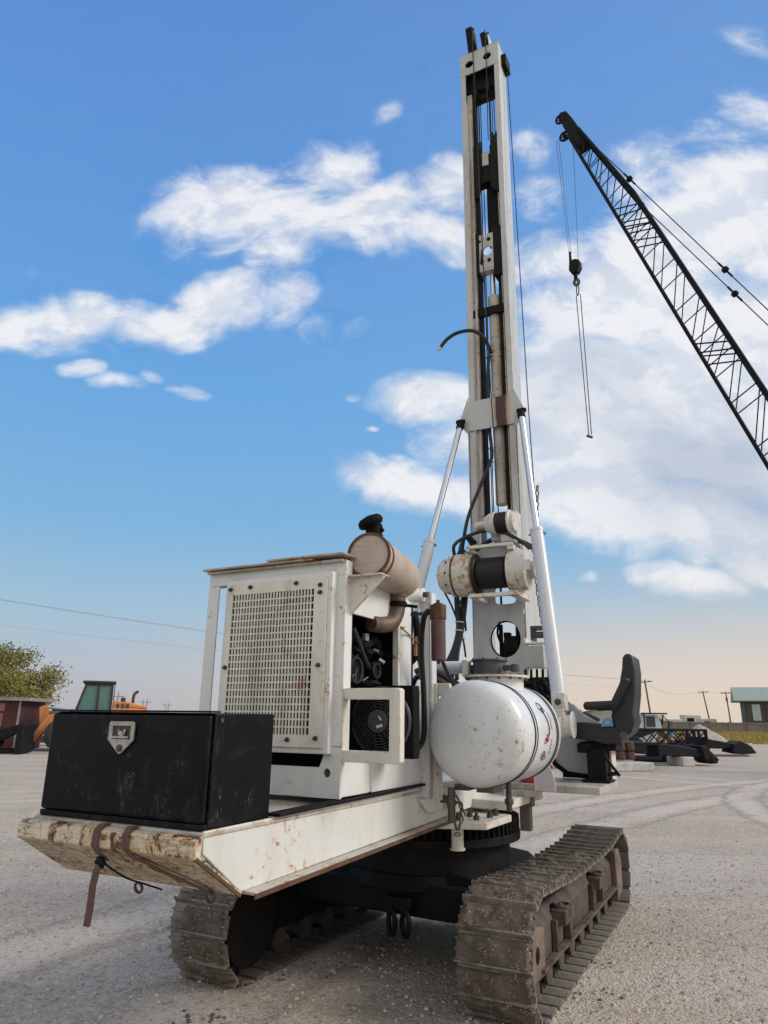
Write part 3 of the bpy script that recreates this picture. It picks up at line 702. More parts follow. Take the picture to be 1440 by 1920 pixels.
    sp.prism(pr, 'x', cw - 0.03, cw + 0.03); sp.cyl((cw - 0.15, d1 - r, r), (cw + 0.15, d1 - r, r), 0.14)
    P_(sp, 'drive_sprocket', 'gear_black', frame, 0.003)
    rl = None
    for k in range(9):
        d = a0 - 0.02 + (a1 - a0 + 0.04) * k / 8
        x = MB(); x.lathe((-0.115, 0, 0), (1, 0, 0), [(0, 0.03), (0, 0.075), (0.02, 0.075), (0.03, 0.055), (0.20, 0.055), (0.21, 0.075), (0.23, 0.075), (0.23, 0.03)], 18)
        if rl is None:
            rl = P_(x, 'track_roller', 'track_frame', frame); rl.data.transform(Matrix.Translation((OW, OD, 0))); o = rl
        else:
            o = rl.copy(); COL.objects.link(o); o.parent = frame
        o.location = (cw - OW, d - OD, 0.125)
    # chain links
    ch = MB()
    nl = int(tot / 0.153); 
    for k in range(nl):
        s = tot * k / nl; a = at_len(P, Ls, s + 0.02); c = at_len(P, Ls, s + 0.13); t = (c - a).normalized(); nrm = Vector((t.z, 0, -t.x))
        for dw in (-0.07, 0.07):
            A = Vector((cw + dw, a.x, a.z)) + Vector((0, nrm.x, nrm.z)) * 0.035; B = Vector((cw + dw, c.x, c.z)) + Vector((0, nrm.x, nrm.z)) * 0.035
            ch.bar(A, B, 0.025, 0.05, up=(0, nrm.x, nrm.z))
    P_(ch, 'track_chain', 'track_frame', frame)
    # shoes: plate with three grousers, one mesh, copied
    sh = MB(); hw = abs(w1 - w0) / 2; pt = tot / nl
    for s0, s1, zt in ((-0.5, 0.46, 0.012),):
        sh.box(-hw, hw, pt * -0.50, pt * 0.33, -0.010, 0.004)
    for q in (-0.44, -0.08, 0.27):
        gh = 0.036 if q < -0.4 else 0.021
        sh.prism([(pt * q - 0.010, 0.0), (pt * q + 0.010, 0.0), (pt * q + 0.005, gh), (pt * q - 0.005, gh)], 'x', -hw, hw)
    sh.box(-hw + 0.01, hw - 0.01, pt * 0.33, pt * 0.52, 0.002, 0.007)
    first = None
    for k in range(nl):
        s = tot * (k + 0.5) / nl; p = at_len(P, Ls, s); t = (at_len(P, Ls, s + 0.05) - at_len(P, Ls, s - 0.05)).normalized()
        if first is None:
            first = sh.build('track_shoe', 'track', frame); o = first
        else:
            o = first.copy(); COL.objects.link(o); o.parent = frame
        yv = Vector((0, t.x, t.z)); zv = Vector((0, -t.z, t.x)) ; xv = yv.cross(zv)
        o.matrix_local = Matrix.Translation((cw - OW + random.uniform(-.004, .004), p.x - OD, p.z)) @ Matrix((xv, yv, zv)).transposed().to_4x4() @ Matrix.Rotation(random.uniform(-.02, .02), 4, 'X')
    # caked mud round the near nose and on the top run
    def mudpatch(s0, s1, wa, wb, th, thr, seedv, pads=False):
        mu = MB(); nu = max(8, int((s1 - s0) / 0.009)); nw = 40; vs_ = []
        for i in range(nu + 1):
            s = s0 + (s1 - s0) * i / nu; p = at_len(P, Ls, s); t = (at_len(P, Ls, s + 0.04) - at_len(P, Ls, s - 0.04)).normalized()
            nn = Vector((-t.z, 0, t.x)); ph = (s / pt) % 1.0
            for j in range(nw + 1):
                w = wa + (wb - wa) * j / nw
                q = mn.fractal(Vector((s * 7 + seedv, w * 7, 0)), 0.8, 2.1, 5) * 0.5 + mn.noise(Vector((s * 60, w * 60, seedv))) * 0.16 + mn.noise(Vector((s * 130, w * 130, seedv))) * 0.10
                jit = mn.noise(Vector((w * 9, seedv, math.floor(s / pt) * 3.7))) * 0.05
                e = min(1, min(i, nu - i) / 6.0); f = min(1, min(j, nw - j) / 1.5)
                if pads: e *= max(-0.6, min(1.0, (min(ph, 1 - ph) - 0.035 + jit) * 11))
                hgt = th * (thr + q) * e * f - 0.004
                vs_.append((w, p.x + nn.x * hgt, p.z + nn.z * hgt))
        mu.add(vs_, [(i * (nw + 1) + j, i * (nw + 1) + j + 1, (i + 1) * (nw + 1) + j + 1, (i + 1) * (nw + 1) + j) for i in range(nu) for j in range(nw)])
        P_(mu, 'caked_mud', 'mud', frame, angle=60)
    return frame, P, Ls, mudpatch
fr1, P1, L1, mp1 = make_track(-1.655, -1.215, 4.12, 7.40, 0.62, 1, 'muddy right hand crawler track nearest the camera')
mp1(0.02, 1.20, -1.652, -1.218, 0.042, 0.98, 3.0, True)
mp1(1.20, 1.62, -1.65, -1.22, 0.055, 0.55, 5.0)
mp1(1.55, 2.75, -1.63, -1.24, 0.055, 0.45, 9.0)
fr2, P2, L2, mp2 = make_track(-3.45, -3.005, 3.79, 7.15, 0.62, -1, 'left hand crawler track under the deck')
mp2(0.12, 0.95, -3.36, -3.03, 0.05, 0.70, 21.0, True)
def stuck(P, Ls, s0, s1, wa, wb, n_, parent):
    mb = MB()
    for i in range(n_):
        s = random.uniform(s0, s1); w = random.uniform(wa, wb)
        if mn.noise(Vector((s * 5, w * 8, 3.3))) < 0.12: continue
        p = at_len(P, Ls, s); t = (at_len(P, Ls, s + 0.04) - at_len(P, Ls, s - 0.04)).normalized(); nn = Vector((-t.z, 0, t.x))
        c = Vector((w, p.x, p.z)) + Vector((0, nn.x, nn.z)) * random.uniform(0.014, 0.034); r = random.choice((0.003, 0.004, 0.005, 0.007)) * random.uniform(.8, 1.3)
        k = [c + Vector(q) * r * random.uniform(.7, 1.2) for q in ((1, 0, 0), (0, 1, 0), (-1, 0, 0), (0, -1, 0), (0, 0, 1), (0, 0, -1))]
        mb.add(k, [(0, 1, 4), (1, 2, 4), (2, 3, 4), (3, 0, 4), (1, 0, 5), (2, 1, 5), (3, 2, 5), (0, 3, 5)])
    tag(P_(mb, 'stuck_gravel', 'pebble', parent, flat=True), kind='stuff')
stuck(P1, L1, 0.05, 1.6, -1.65, -1.22, 800, fr1)
stuck(P1, L1, 1.6, 2.7, -1.62, -1.25, 260, fr1)
stuck(P2, L2, 0.1, 0.95, -3.4, -3.03, 300, fr2)

# ---- toolbox on the deck tail (a thing of its own)
tb = thing('toolbox', 'scuffed black steel toolbox with silver latch on the rusty deck tail', 'toolbox', rw(-2.335, 2.39, 1.175), -AX)
TO = (-2.335, 2.39, 1.175)
b = MB(); b.box(-2.79, -1.88, 2.215, 2.60, 1.190, 1.612); body = b.build('box_body', 'black_paint', tb, TO, 0.006)
b = MB(); b.box(-2.786, -1.886, 2.184, 2.213, 1.212, 1.606)
door = b.build('door', 'black_paint', tb, TO, 0.014, seg=4)
b = MB(); b.box(-2.793, -1.877, 2.180, 2.24, 1.613, 1.620); b.cut(); b.box(-2.790, -1.880, 2.192, 2.214, 1.186, 1.209); b.build('rim', 'black_paint', tb, TO, 0.003)
b = MB(); b.plate([(-2.405, 1.575), (-2.275, 1.575), (-2.268, 1.568), (-2.268, 1.50), (-2.332, 1.447), (-2.346, 1.447), (-2.412, 1.50), (-2.412, 1.568)],
                  [[(-2.39, 1.556), (-2.39, 1.505), (-2.288, 1.505), (-2.288, 1.556)]], 'y', 2.172, 2.183)
lt = b.build('latch_plate', 'zinc', tb, TO, 0.002)
b = MB(); b.box(-2.388, -2.290, 2.179, 2.1838, 1.507, 1.554); b.build('latch_recess', 'bolt', lt, TO)
b = MB(); b.torus((-2.333, 2.170, 1.535), (0, 1, 0), 0.016, 0.005, 18, 8, a0=-0.5, a1=PI + 0.5, up=(1, 0, 0)); b.box(-2.385, -2.293, 2.166, 2.178, 1.508, 1.517); b.cyl((-2.333, 2.178, 1.53), (-2.333, 2.165, 1.53), 0.008, n=12)
b.build('latch_handle', 'zinc', lt, TO, 0.001)
b = MB(); b.cyl((-2.339, 2.175, 1.470), (-2.339, 2.167, 1.470), 0.014, n=18); b.build('lock', 'bolt', lt, TO, 0.001)
b = MB(); b.cyl((-1.882, 2.25, 1.585), (-1.876, 2.25, 1.585), 0.009, n=12); b.cut(); b.cyl((-1.882, 2.27, 1.3), (-1.877, 2.27, 1.3), 0.007, n=12); b.build('rivet', 'bolt', tb, TO)
b = MB()
for w in (-2.76, -1.94): b.box(w, w + 0.06, 2.2, 2.56, 1.176, 1.19); b.cut()
b.build('foot', 'rust', tb, TO)

# ---- straps over the tail lip (things)
def ribbon(pts, wd, th, side=(1, 0, 0)):
    mb = MB(); P = [Vector(p) for p in pts]; s_ = Vector(side).normalized() * wd / 2; vs_ = []
    for i, p in enumerate(P):
        t = (P[min(i + 1, len(P) - 1)] - P[max(i - 1, 0)]).normalized(); nn = t.cross(s_).normalized() * th / 2
        vs_ += [p - s_ - nn, p + s_ - nn, p + s_ + nn, p - s_ + nn]
    fs = [(0, 3, 2, 1), tuple(4 * (len(P) - 1) + k for k in (0, 1, 2, 3))]
    for i in range(len(P) - 1):
        for k in range(4): fs.append((4 * i + k, 4 * i + (k + 1) % 4, 4 * i + 4 + (k + 1) % 4, 4 * i + 4 + k))
    mb.add(vs_, fs); return mb
SO = (-2.3, 2.15, 1.1)
s1 = thing('ratchet_strap', 'faded brown strap with a loose hanging end below the deck tail', 'strap', rw(*SO), -AX, 'straps over the deck tail')
ribbon([(-2.35, 2.19, 1.183), (-2.352, 2.142, 1.184), (-2.355, 2.122, 1.165), (-2.357, 2.119, 1.11), (-2.345, 2.135, 1.085), (-2.325, 2.16, 1.055)], 0.035, 0.004).build('webbing', 'strap', s1, SO)
ribbon([(-2.335, 2.145, 1.06), (-2.335, 2.125, 1.02), (-2.345, 2.125, 0.97), (-2.34, 2.12, 0.90), (-2.352, 2.125, 0.83)], 0.028, 0.004, (1, 0.3, 0)).build('loose_end', 'strap', s1, SO)
b = MB(); b.box(-2.352, -2.318, 2.132, 2.146, 1.03, 1.07); b.cyl((-2.358, 2.138, 1.05), (-2.308, 2.138, 1.05), 0.008, n=10); b.tube([(-2.32, 2.14, 1.05), (-2.28, 2.22, 0.99), (-2.25, 2.30, 0.955), (-2.22, 2.37, 0.925)], 0.004, 6, 4); b.build('ratchet', 'black_steel', s1, SO, 0.003)
s2 = thing('ratchet_strap', 'long brown strap running diagonally under the deck tail to a ring', 'strap', rw(*SO), -AX, 'straps over the deck tail')
ribbon([(-2.20, 2.19, 1.183), (-2.20, 2.142, 1.184), (-2.198, 2.122, 1.16), (-2.195, 2.119, 1.115), (-2.17, 2.14, 1.085), (-2.08, 2.24, 1.02), (-2.0, 2.33, 0.965), (-1.975, 2.375, 0.935)], 0.035, 0.004).build('webbing', 'strap', s2, SO)

# ---- engine housing
eh = MB()
eh.box(-2.805, -2.725, 3.15, 3.162, 1.22, 2.335); eh.box(-2.805, -2.795, 3.162, 3.22, 1.22, 2.335)                         # left post
eh.box(-1.945, -1.86, 3.15, 3.22, 1.46, 2.335)                         # right post
eh.box(-2.805, -1.86, 3.152, 3.218, 2.335, 2.42)                       # top beam
hous = P_(eh, 'engine_housing', 'white', bevel=0.006)
b = MB(); b.plate([(-2.80, 1.218), (-1.862, 1.218), (-1.862, 1.458), (-1.945, 1.458), (-1.985, 1.36), (-2.80, 1.36)], [circ(-1.94, 1.335, 0.022, n=16)], 'y', 3.148, 3.165)
P_(b, 'skid_plate', 'white', hous)
b = MB(); b.cyl((-1.94, 3.167, 1.335), (-1.94, 3.18, 1.335), 0.03, n=16); P_(b, 'hole_plug', 'gear_grey', hous)
b = MB(); b.box(-2.82, -2.05, 3.10, 3.30, 2.423, 2.435); b.box(-2.35, -1.845, 3.09, 3.34, 2.437, 2.449); b.box(-2.80, -1.87, 3.12, 4.05, 2.405, 2.419)
P_(b, 'roof_sheet', 'white_dirty', hous, 0.003)
# panel with slots
b = MB()
pl, pr_, pb, pt_ = -2.605, -1.945, 1.455, 2.322
gl, gr, gb, gt = -2.572, -2.025, 1.515, 2.262
b.box(pl, gl, 3.095, 3.105, pb, pt_); b.box(gr, pr_, 3.095, 3.105, pb, pt_); b.box(gl, gr, 3.095, 3.105, pb, gb); b.box(gl, gr, 3.095, 3.105, gt, pt_)
nc, nr = 27, 20; cwid = (gr - gl) / nc; rh = (gt - gb) / nr
for i in range(1, nc): x = gl + i * cwid; b.box(x - cwid * 0.21, x + cwid * 0.21, 3.0955, 3.104, gb, gt)
for j in range(1, nr): z = gb + j * rh; b.box(gl, gr, 3.0965, 3.1035, z - rh * 0.10, z + rh * 0.10)
grille = P_(b, 'radiator_grille', 'grille', hous)
b = MB(); b.box(pl - 0.03, pl + 0.01, 3.107, 3.16, pb - 0.03, pt_ + 0.03); b.box(pr_ - 0.01, pr_ + 0.03, 3.107, 3.16, pb - 0.03, pt_ + 0.03); b.box(pl - 0.03, pr_ + 0.028, 3.108, 3.159, pt_ - 0.01, pt_ + 0.03); b.box(pl - 0.03, pr_ + 0.028, 3.108, 3.159, pb - 0.03, pb + 0.01)
P_(b, 'grille_surround', 'white', hous, 0.006)
b = MB()
for (w, z) in ((-2.59, 2.295), (-2.45, 2.30), (-2.14, 2.30), (-1.985, 2.28), (-1.985, 2.24), (-2.59, 1.86), (-1.98, 1.86), (-1.98, 1.50), (-2.15, 1.49), (-2.5, 1.49)):
    b.cyl((w, 3.095, z), (w, 3.088, z), 0.012, n=12); b.cyl((w, 3.088, z), (w, 3.076, z), 0.006, n=8); b.bar((w - 0.012, 3.084, z - 0.004), (w + 0.014, 3.084, z + 0.006), 0.004, 0.008); b.cut()
P_(b, 'wing_screw', 'bolt', grille)
b = MB(); b.box(-2.59, -1.97, 3.13, 3.24, 1.47, 2.31)
P_(b, 'radiator', 'engine', hous, 0.004)
# side skins (right side, w = -1.86)
b = MB()
b.box(-1.885, -1.868, 3.225, 3.92, 2.14, 2.36)
b.box(-1.885, -1.866, 3.17, 3.46, 1.222, 1.395)
b.prism([(3.48, 1.222), (3.84, 1.222), (4.35, 1.222), (4.36, 1.70), (4.10, 1.84), (4.04, 1.78), (4.03, 1.40), (3.48, 1.40)], 'x', -1.878, -1.862)
b.box(-1.90, -1.872, 3.44, 3.50, 1.225, 1.40)
b.box(-1.95, -1.88, 3.225, 3.262, 1.40, 2.34)
P_(b, 'side_skin', 'white', hous, 0.004)
b = MB(); b.lathe((-1.978, 3.95, 1.78), (0, 0, 1), [(0, 0.115), (0.50, 0.115), (0.53, 0.11), (0.55, 0.09)], 28); b.box(-1.90, -1.862, 3.79, 3.815, 1.40, 2.15)
P_(b, 'corner_column', 'white', hous, 0.003)
b = MB(); b.cyl((-1.86, 3.83, 2.13), (-1.85, 4.06, 2.06), 0.005, n=8); b.box(-1.87, -1.855, 4.03, 4.05, 1.98, 2.1); P_(b, 'latch_rod', 'rust_light', hous)
b = MB(); b.box(-2.62, -2.60, 3.25, 4.1, 1.22, 2.36); b.box(-2.62, -1.9, 4.06, 4.08, 1.22, 2.30); b.box(-2.63, -1.902, 3.80, 3.83, 1.25, 2.33); b.box(-2.63, -1.90, 3.25, 3.79, 1.25, 1.29)
P_(b, 'bay_dark_fill', 'engine', hous)  # dark fill walls added so the engine opening reads black
# guard loop
b = MB(); b.plate([(-1.865, 1.39), (-1.545, 1.39), (-1.535, 1.40), (-1.535, 1.735), (-1.545, 1.745), (-1.865, 1.745)], [[(-1.855, 1.69), (-1.60, 1.69), (-1.595, 1.685), (-1.595, 1.45), (-1.60, 1.445), (-1.855, 1.445)]], 'y', 3.15, 3.20)
P_(b, 'guard_loop', 'white_cream', hous, 0.012, seg=3)
b = MB(); b.prism([(-1.862, 2.335), (-1.862, 2.12), (-1.66, 2.31), (-1.66, 2.325)], 'y', 3.20, 3.212); b.prism([(-1.862, 2.325), (-1.655, 2.325), (-1.655, 2.333), (-1.862, 2.333)], 'y', 3.16, 3.26)
P_(b, 'muffler_bracket', 'white_cream', hous, 0.003)
# engine
b = MB()
b.box(-2.55, -2.0, 3.35, 3.95, 1.3, 1.95); b.box(-2.45, -2.1, 3.4, 3.9, 1.95, 2.16)
for k in range(4): b.cyl((-2.0, 3.44 + k * 0.13, 1.9), (-1.93, 3.42 + k * 0.13, 1.98), 0.035, n=12)
b.tube([(-1.97, 3.34, 2.05), (-1.95, 3.5, 2.0), (-1.97, 3.66, 2.04), (-2.0, 3.8, 1.98)], 0.035, 12, 5)
b.cyl((-1.99, 3.36, 1.85), (-1.91, 3.36, 1.85), 0.08, n=20); b.cyl((-1.96, 3.58, 1.86), (-1.90, 3.58, 1.86), 0.05, n=20)
eng = P_(b, 'engine', 'engine', bevel=0.008)
b = MB()
for p in ([(-1.90, 3.27, 2.12), (-1.895, 3.28, 1.95), (-1.90, 3.27, 1.78)], [(-1.92, 3.30, 1.80), (-1.92, 3.38, 1.92), (-1.95, 3.50, 1.95)], [(-1.91, 3.3, 1.79), (-1.91, 3.36, 1.83), (-1.93, 3.42, 1.78)], [(-1.9, 3.34, 1.78), (-1.92, 3.4, 1.88), (-1.93, 3.45, 1.8), (-1.92, 3.52, 1.82)]):
    b.tube(p, 0.006, 6, 5)
for k in range(7): b.tube([(-1.91 - 0.01 * k, 3.27 + 0.01 * k, 2.12), (-1.915, 3.275 + 0.015 * k, 1.98 - 0.02 * k), (-1.92 - 0.01 * k, 3.32 + 0.04 * k, 1.86), (-1.93, 3.40 + 0.05 * k, 1.79)], 0.004 + 0.001 * (k % 3), 6, 5)
b.tube([(-1.93, 3.36, 2.08), (-1.92, 3.50, 1.90), (-1.94, 3.64, 1.82)], 0.016, 8, 5)
P_(b, 'engine_hose', 'rubber', eng)
b = MB(); b.torus((-1.905, 3.36, 1.85), (1, 0, 0), 0.066, 0.010, 24, 6); b.torus((-1.895, 3.58, 1.86), (1, 0, 0), 0.04, 0.008, 20, 6); P_(b, 'belt_pulley', 'rubber', eng)
b = MB(); b.box(-1.925, -1.905, 3.46, 3.50, 2.02, 2.06); b.cut(); b.cyl((-1.925, 3.66, 1.93), (-1.90, 3.68, 1.91), 0.014, n=8); b.cut(); b.cyl((-1.93, 3.60, 1.98), (-1.90, 3.61, 1.97), 0.010, n=8); P_(b, 'engine_fitting', 'zinc', eng)
# oil cooler with fan
b = MB(); b.box(-2.02, -1.635, 3.52, 3.60, 1.395, 1.775); b.box(-2.0, -1.66, 3.60, 3.66, 1.41, 1.76)
oc = P_(b, 'oil_cooler', 'engine', bevel=0.008)
b = MB()
fc = (-1.83, 3.50, 1.585)
for rr in (0.03, 0.045, 0.06, 0.075, 0.09, 0.105, 0.12, 0.135, 0.15, 0.163, 0.175): b.torus((fc[0], fc[1] - 0.03 + 0.03 * (rr / 0.175) ** 2, fc[2]), (0, 1, 0), rr, 0.0018, 40, 5)
for k in range(16):
    a = 2 * PI * k / 16; b.bar((fc[0] + 0.04 * math.cos(a), fc[1] - 0.03, fc[2] + 0.04 * math.sin(a)), (fc[0] + 0.175 * math.cos(a + 0.3), fc[1], fc[2] + 0.175 * math.sin(a + 0.3)), 0.0022, 0.0022)
b.torus((fc[0], fc[1] + 0.01, fc[2]), (0, 1, 0), 0.178, 0.008, 40, 8)
P_(b, 'fan_guard', 'gear_grey', oc)
b = MB(); b.cyl((fc[0], fc[1] - 0.034, fc[2]), (fc[0], fc[1] + 0.01, fc[2]), 0.058, n=28); P_(b, 'fan_hub', 'gear_grey', oc, 0.003)
b = MB()
b.bar((fc[0] + 0.015, fc[1] - 0.036, fc[2] + 0.025), (fc[0] + 0.03, fc[1] - 0.036, fc[2] + 0.005), 0.002, 0.02, up=(0, 1, 0)); b.bar((fc[0] + 0.0, fc[1] - 0.036, fc[2] - 0.03), (fc[0] + 0.035, fc[1] - 0.036, fc[2] - 0.02), 0.014, 0.002, up=(0, 1, 0))
P_(b, 'hub_sticker', 'decal_white', oc)
b = MB()
for k in range(5):
    a = 2 * PI * k / 5; b.bar((fc[0] + 0.05 * math.cos(a), fc[1] + 0.01, fc[2] + 0.05 * math.sin(a)), (fc[0] + 0.165 * math.cos(a), fc[1] + 0.01, fc[2] + 0.165 * math.sin(a)), 0.06, 0.004, up=(0.3, 1, 0.3))
P_(b, 'fan_blades', 'black_steel', oc)
# muffler
A = Vector((-1.775, 3.24, 2.455)); B = Vector((-1.855, 3.83, 2.43)); dm = (B - A).normalized()
b = MB(); b.lathe(A, dm, [(0, 0.112), (0.004, 0.122), (0.55, 0.122), (0.585, 0.118), (0.60, 0.105), (0.603, 0.02)], 48)
muf = P_(b, 'muffler', 'muffler')
b = MB(); b.lathe(A - dm * 0.006, dm, [(0, 0.112), (0.0, 0.126), (0.014, 0.126), (0.014, 0.118)], 48, True); b.lathe(A + dm * 0.05, dm, [(0, 0.118), (0, 0.1245), (0.025, 0.1245), (0.025, 0.118)], 48, True)
b.box(-1.85, -1.84, 3.23, 3.25, 2.31, 2.37); b.box(-1.70, -1.68, 3.23, 3.25, 2.315, 2.37)
P_(b, 'clamp_band', 'rust', muf)
cp = A + dm * 0.075 + Vector((0.0, 0, 0.108))
b = MB(); b.lathe(cp, (0, 0, 1), [(0, 0.052), (0.025, 0.052), (0.03, 0.047), (0.085, 0.047), (0.087, 0.03)], 24); b.lathe(cp + Vector((-0.012, -0.01, 0.088)), (-0.35, -0.35, 1), [(-0.02, 0.03), (-0.012, 0.062), (0.004, 0.074), (0.026, 0.070), (0.04, 0.055), (0.048, 0.02)], 26); b.cyl(cp + Vector((0.055, 0, 0.04)), cp + Vector((0.03, 0, 0.085)), 0.012, n=10)
P_(b, 'rain_cap', 'engine', muf)
e0 = A + dm * 0.50 + Vector((0, 0, -0.10))
b = MB(); b.lathe(e0, (0, 0, -1), [(0, 0.055), (0.03, 0.055), (0.032, 0.05), (0.06, 0.05)], 24)
b.tube([e0 + Vector((0, 0, -0.05)), e0 + Vector((0, -0.01, -0.12)), e0 + Vector((-0.01, -0.06, -0.19)), e0 + Vector((-0.03, -0.16, -0.215)), e0 + Vector((-0.05, -0.24, -0.215))], 0.047, 20, 6)
P_(b, 'exhaust_elbow', 'pipe', muf)
b = MB(); b.lathe(e0 + Vector((0, 0, -0.06)), (0, 0, -1), [(0, 0.05), (0, 0.058), (0.03, 0.058), (0.03, 0.05)], 24); b.box(e0.x - 0.12, e0.x - 0.04, e0.y - 0.12, e0.y - 0.06, e0.z - 0.09, e0.z - 0.03); b.cyl(e0 + Vector((0.03, 0.05, -0.075)), e0 + Vector((0.10, 0.07, -0.085)), 0.01, n=8)
P_(b, 'exhaust_clamp', 'engine', muf, 0.003)
# side post, lugs, pin arm
b = MB(); b.box(-1.875, -1.80, 4.13, 4.16, 1.14, 2.40); b.box(-1.815, -1.80, 4.13, 4.23, 1.14, 2.40); b.cyl((-2.0, 3.93, 2.34), (-1.86, 4.08, 2.375), 0.04, n=18); b.cyl((-1.9, 4.10, 2.375), (-1.83, 4.10, 2.375), 0.045, n=18)
post = P_(b, 'side_post', 'white', bevel=0.004)
b = MB(); b.cyl((-1.83, 4.095, 2.375), (-1.80, 4.095, 2.375), 0.018, n=8); b.cyl((-1.80, 4.15, 2.24), (-1.74, 4.0, 2.23), 0.008, n=8); b.box(-1.80, -1.60, 3.83, 3.84, 2.20, 2.22); P_(b, 'pin', 'bolt', post)
# side lug through the deck edge
b = MB(); b.box(-1.862, -1.845, 4.30, 4.42, 1.05, 1.50); b.prism([(4.05, 1.14), (4.3, 1.14), (4.3, 1.04), (4.18, 1.05)], 'x', -1.90, -1.84); b.box(-1.88, -1.78, 4.18, 4.22, 1.14, 1.82); b.box(-1.88, -1.70, 4.2, 4.24, 1.74, 1.82)
lug = P_(b, 'tank_bracket', 'white_cream', bevel=0.006)
b = MB(); b.torus((-1.83, 4.50, 1.09), (1, 0.2, 0), 0.035, 0.012, 14, 6, sc=(0.7, 1.3), up=(0, 1, 0)); b.cyl((-1.86, 4.42, 1.12), (-1.81, 4.47, 1.10), 0.02, n=10); P_(b, 'hook', 'rust', lug)
# filter
b = MB(); b.lathe((-1.605, 3.80, 1.925), (0, 0, 1), [(0, 0.02), (0.0, 0.038), (0.006, 0.043), (0.24, 0.043), (0.245, 0.038)], 28); b.lathe((-1.605, 3.80, 1.905), (0, 0, 1), [(0, 0.012), (0.02, 0.012)], 8)
fl = P_(b, 'oil_filter', 'filter')
b = MB(); b.cyl((-1.605, 3.80, 2.165), (-1.605, 3.80, 2.25), 0.052, n=8); b.lathe((-1.605, 3.80, 2.25), (0, 0, 1), [(0, 0.03), (0.01, 0.03), (0.012, 0.012), (0.03, 0.012)], 10); P_(b, 'filter_head', 'rust', fl, 0.003)
b = MB(); b.tube([(-1.655, 3.78, 2.22), (-1.70, 3.80, 2.17), (-1.76, 3.90, 2.0), (-1.79, 4.0, 1.75), (-1.80, 4.02, 1.5), (-1.84, 4.0, 1.42)], 0.017, 10, 6); b.tube([(-1.62, 3.85, 2.2), (-1.68, 4.0, 2.0), (-1.70, 4.2, 1.85), (-1.70, 4.3, 1.8)], 0.013, 8, 6); P_(b, 'filter_hose', 'rubber', fl)

# ---- tank
tcx, tcz, tr = -1.47, 1.525, 0.302
b = MB(); b.lathe((tcx, 3.935, tcz), (0, 1, 0), [(0, 0.02), (0.004, 0.12), (0.015, 0.20), (0.035, 0.255), (0.06, 0.285), (0.10, tr), (0.90, tr), (0.94, 0.29), (0.98, 0.22), (0.99, 0.02)], 72)
tank = P_(b, 'fuel_tank', 'tank', angle=50)
b = MB()
for d in (4.205, 4.262, 4.72, 4.765):
    wd = 0.022 if d in (4.205, 4.72) else 0.010
    b.lathe((tcx, d, tcz), (0, 1, 0), [(0, tr - 0.004), (0, tr + 0.004), (wd, tr + 0.004), (wd, tr - 0.004)], 72, True); b.cut()
P_(b, 'tank_band', 'stripe', tank)
b = MB(); b.cyl((-1.50, 4.53, 1.72), (-1.50, 4.53, 1.862), 0.175, n=40)
nk = P_(b, 'tank_neck', 'white', tank, 0.003)
b = MB(); b.cyl((-1.50, 4.53, 1.864), (-1.50, 4.53, 1.878), 0.215, n=48); P_(b, 'neck_flange', 'white_cream', nk, 0.003)
b = MB()
for k in range(16):
    a = 2 * PI * k / 16; b.cyl((-1.5 + 0.197 * math.cos(a), 4.53 + 0.197 * math.sin(a), 1.85), (-1.5 + 0.197 * math.cos(a), 4.53 + 0.197 * math.sin(a), 1.886), 0.009, n=6); b.cut()
P_(b, 'flange_bolt', 'bolt', nk)
b = MB(); b.lathe((-1.57, 4.60, 1.879), (0, 0, 1), [(0, 0.115), (0.015, 0.125), (0.02, 0.11), (0.095, 0.11), (0.10, 0.125), (0.112, 0.125), (0.115, 0.02)], 32)
for k in range(8): a = 2 * PI * k / 8; b.cyl((-1.57 + 0.118 * math.cos(a), 4.6 + 0.118 * math.sin(a), 1.985), (-1.57 + 0.118 * math.cos(a), 4.6 + 0.118 * math.sin(a), 2.0), 0.008, n=6)
b.cyl((-1.45, 4.55, 1.93), (-1.36, 4.5, 1.93), 0.02, n=10); b.cyl((-1.36, 4.50, 1.90), (-1.36, 4.50, 1.95), 0.028, n=12)
P_(b, 'breather_housing', 'gear_grey', tank, 0.003)
b = MB(); b.cyl((-1.97, 4.60, 1.945), (-1.76, 4.60, 1.945), 0.043, n=24); b.box(-1.745, -1.70, 4.53, 4.60, 1.88, 1.99)
sf = P_(b, 'suction_filter', 'white', tank, 0.004)
b = MB(); b.tube([(-2.12, 4.60, 1.92), (-2.06, 4.6, 1.94), (-1.99, 4.60, 1.95)], 0.022, 12, 4); b.cyl((-2.02, 4.6, 1.947), (-1.965, 4.6, 1.945), 0.032, n=16); b.cyl((-1.76, 4.60, 1.93), (-1.66, 4.60, 1.93), 0.03, n=16); P_(b, 'filter_fitting', 'gear_grey', sf)
b = MB()
b.tube([(-2.05, 4.35, 1.80), (-1.95, 4.33, 1.86), (-1.85, 4.36, 1.84), (-1.75, 4.40, 1.77)], 0.032, 12, 6); b.tube([(-2.05, 4.45, 1.86), (-1.92, 4.43, 1.90), (-1.82, 4.45, 1.86), (-1.72, 4.48, 1.79)], 0.028, 12, 6)
b.tube([(-2.1, 4.3, 2.1), (-1.95, 4.3, 2.0), (-1.93, 4.32, 1.8), (-1.93, 4.35, 1.5)], 0.03, 12, 6)
P_(b, 'suction_hose', 'rubber', tank)
b = MB(); b.cyl((-1.78, 4.395, 1.79), (-1.71, 4.42, 1.74), 0.038, n=16); b.cyl((-1.74, 4.47, 1.80), (-1.68, 4.50, 1.76), 0.032, n=16); P_(b, 'hose_fitting', 'zinc', tank, 0.002)
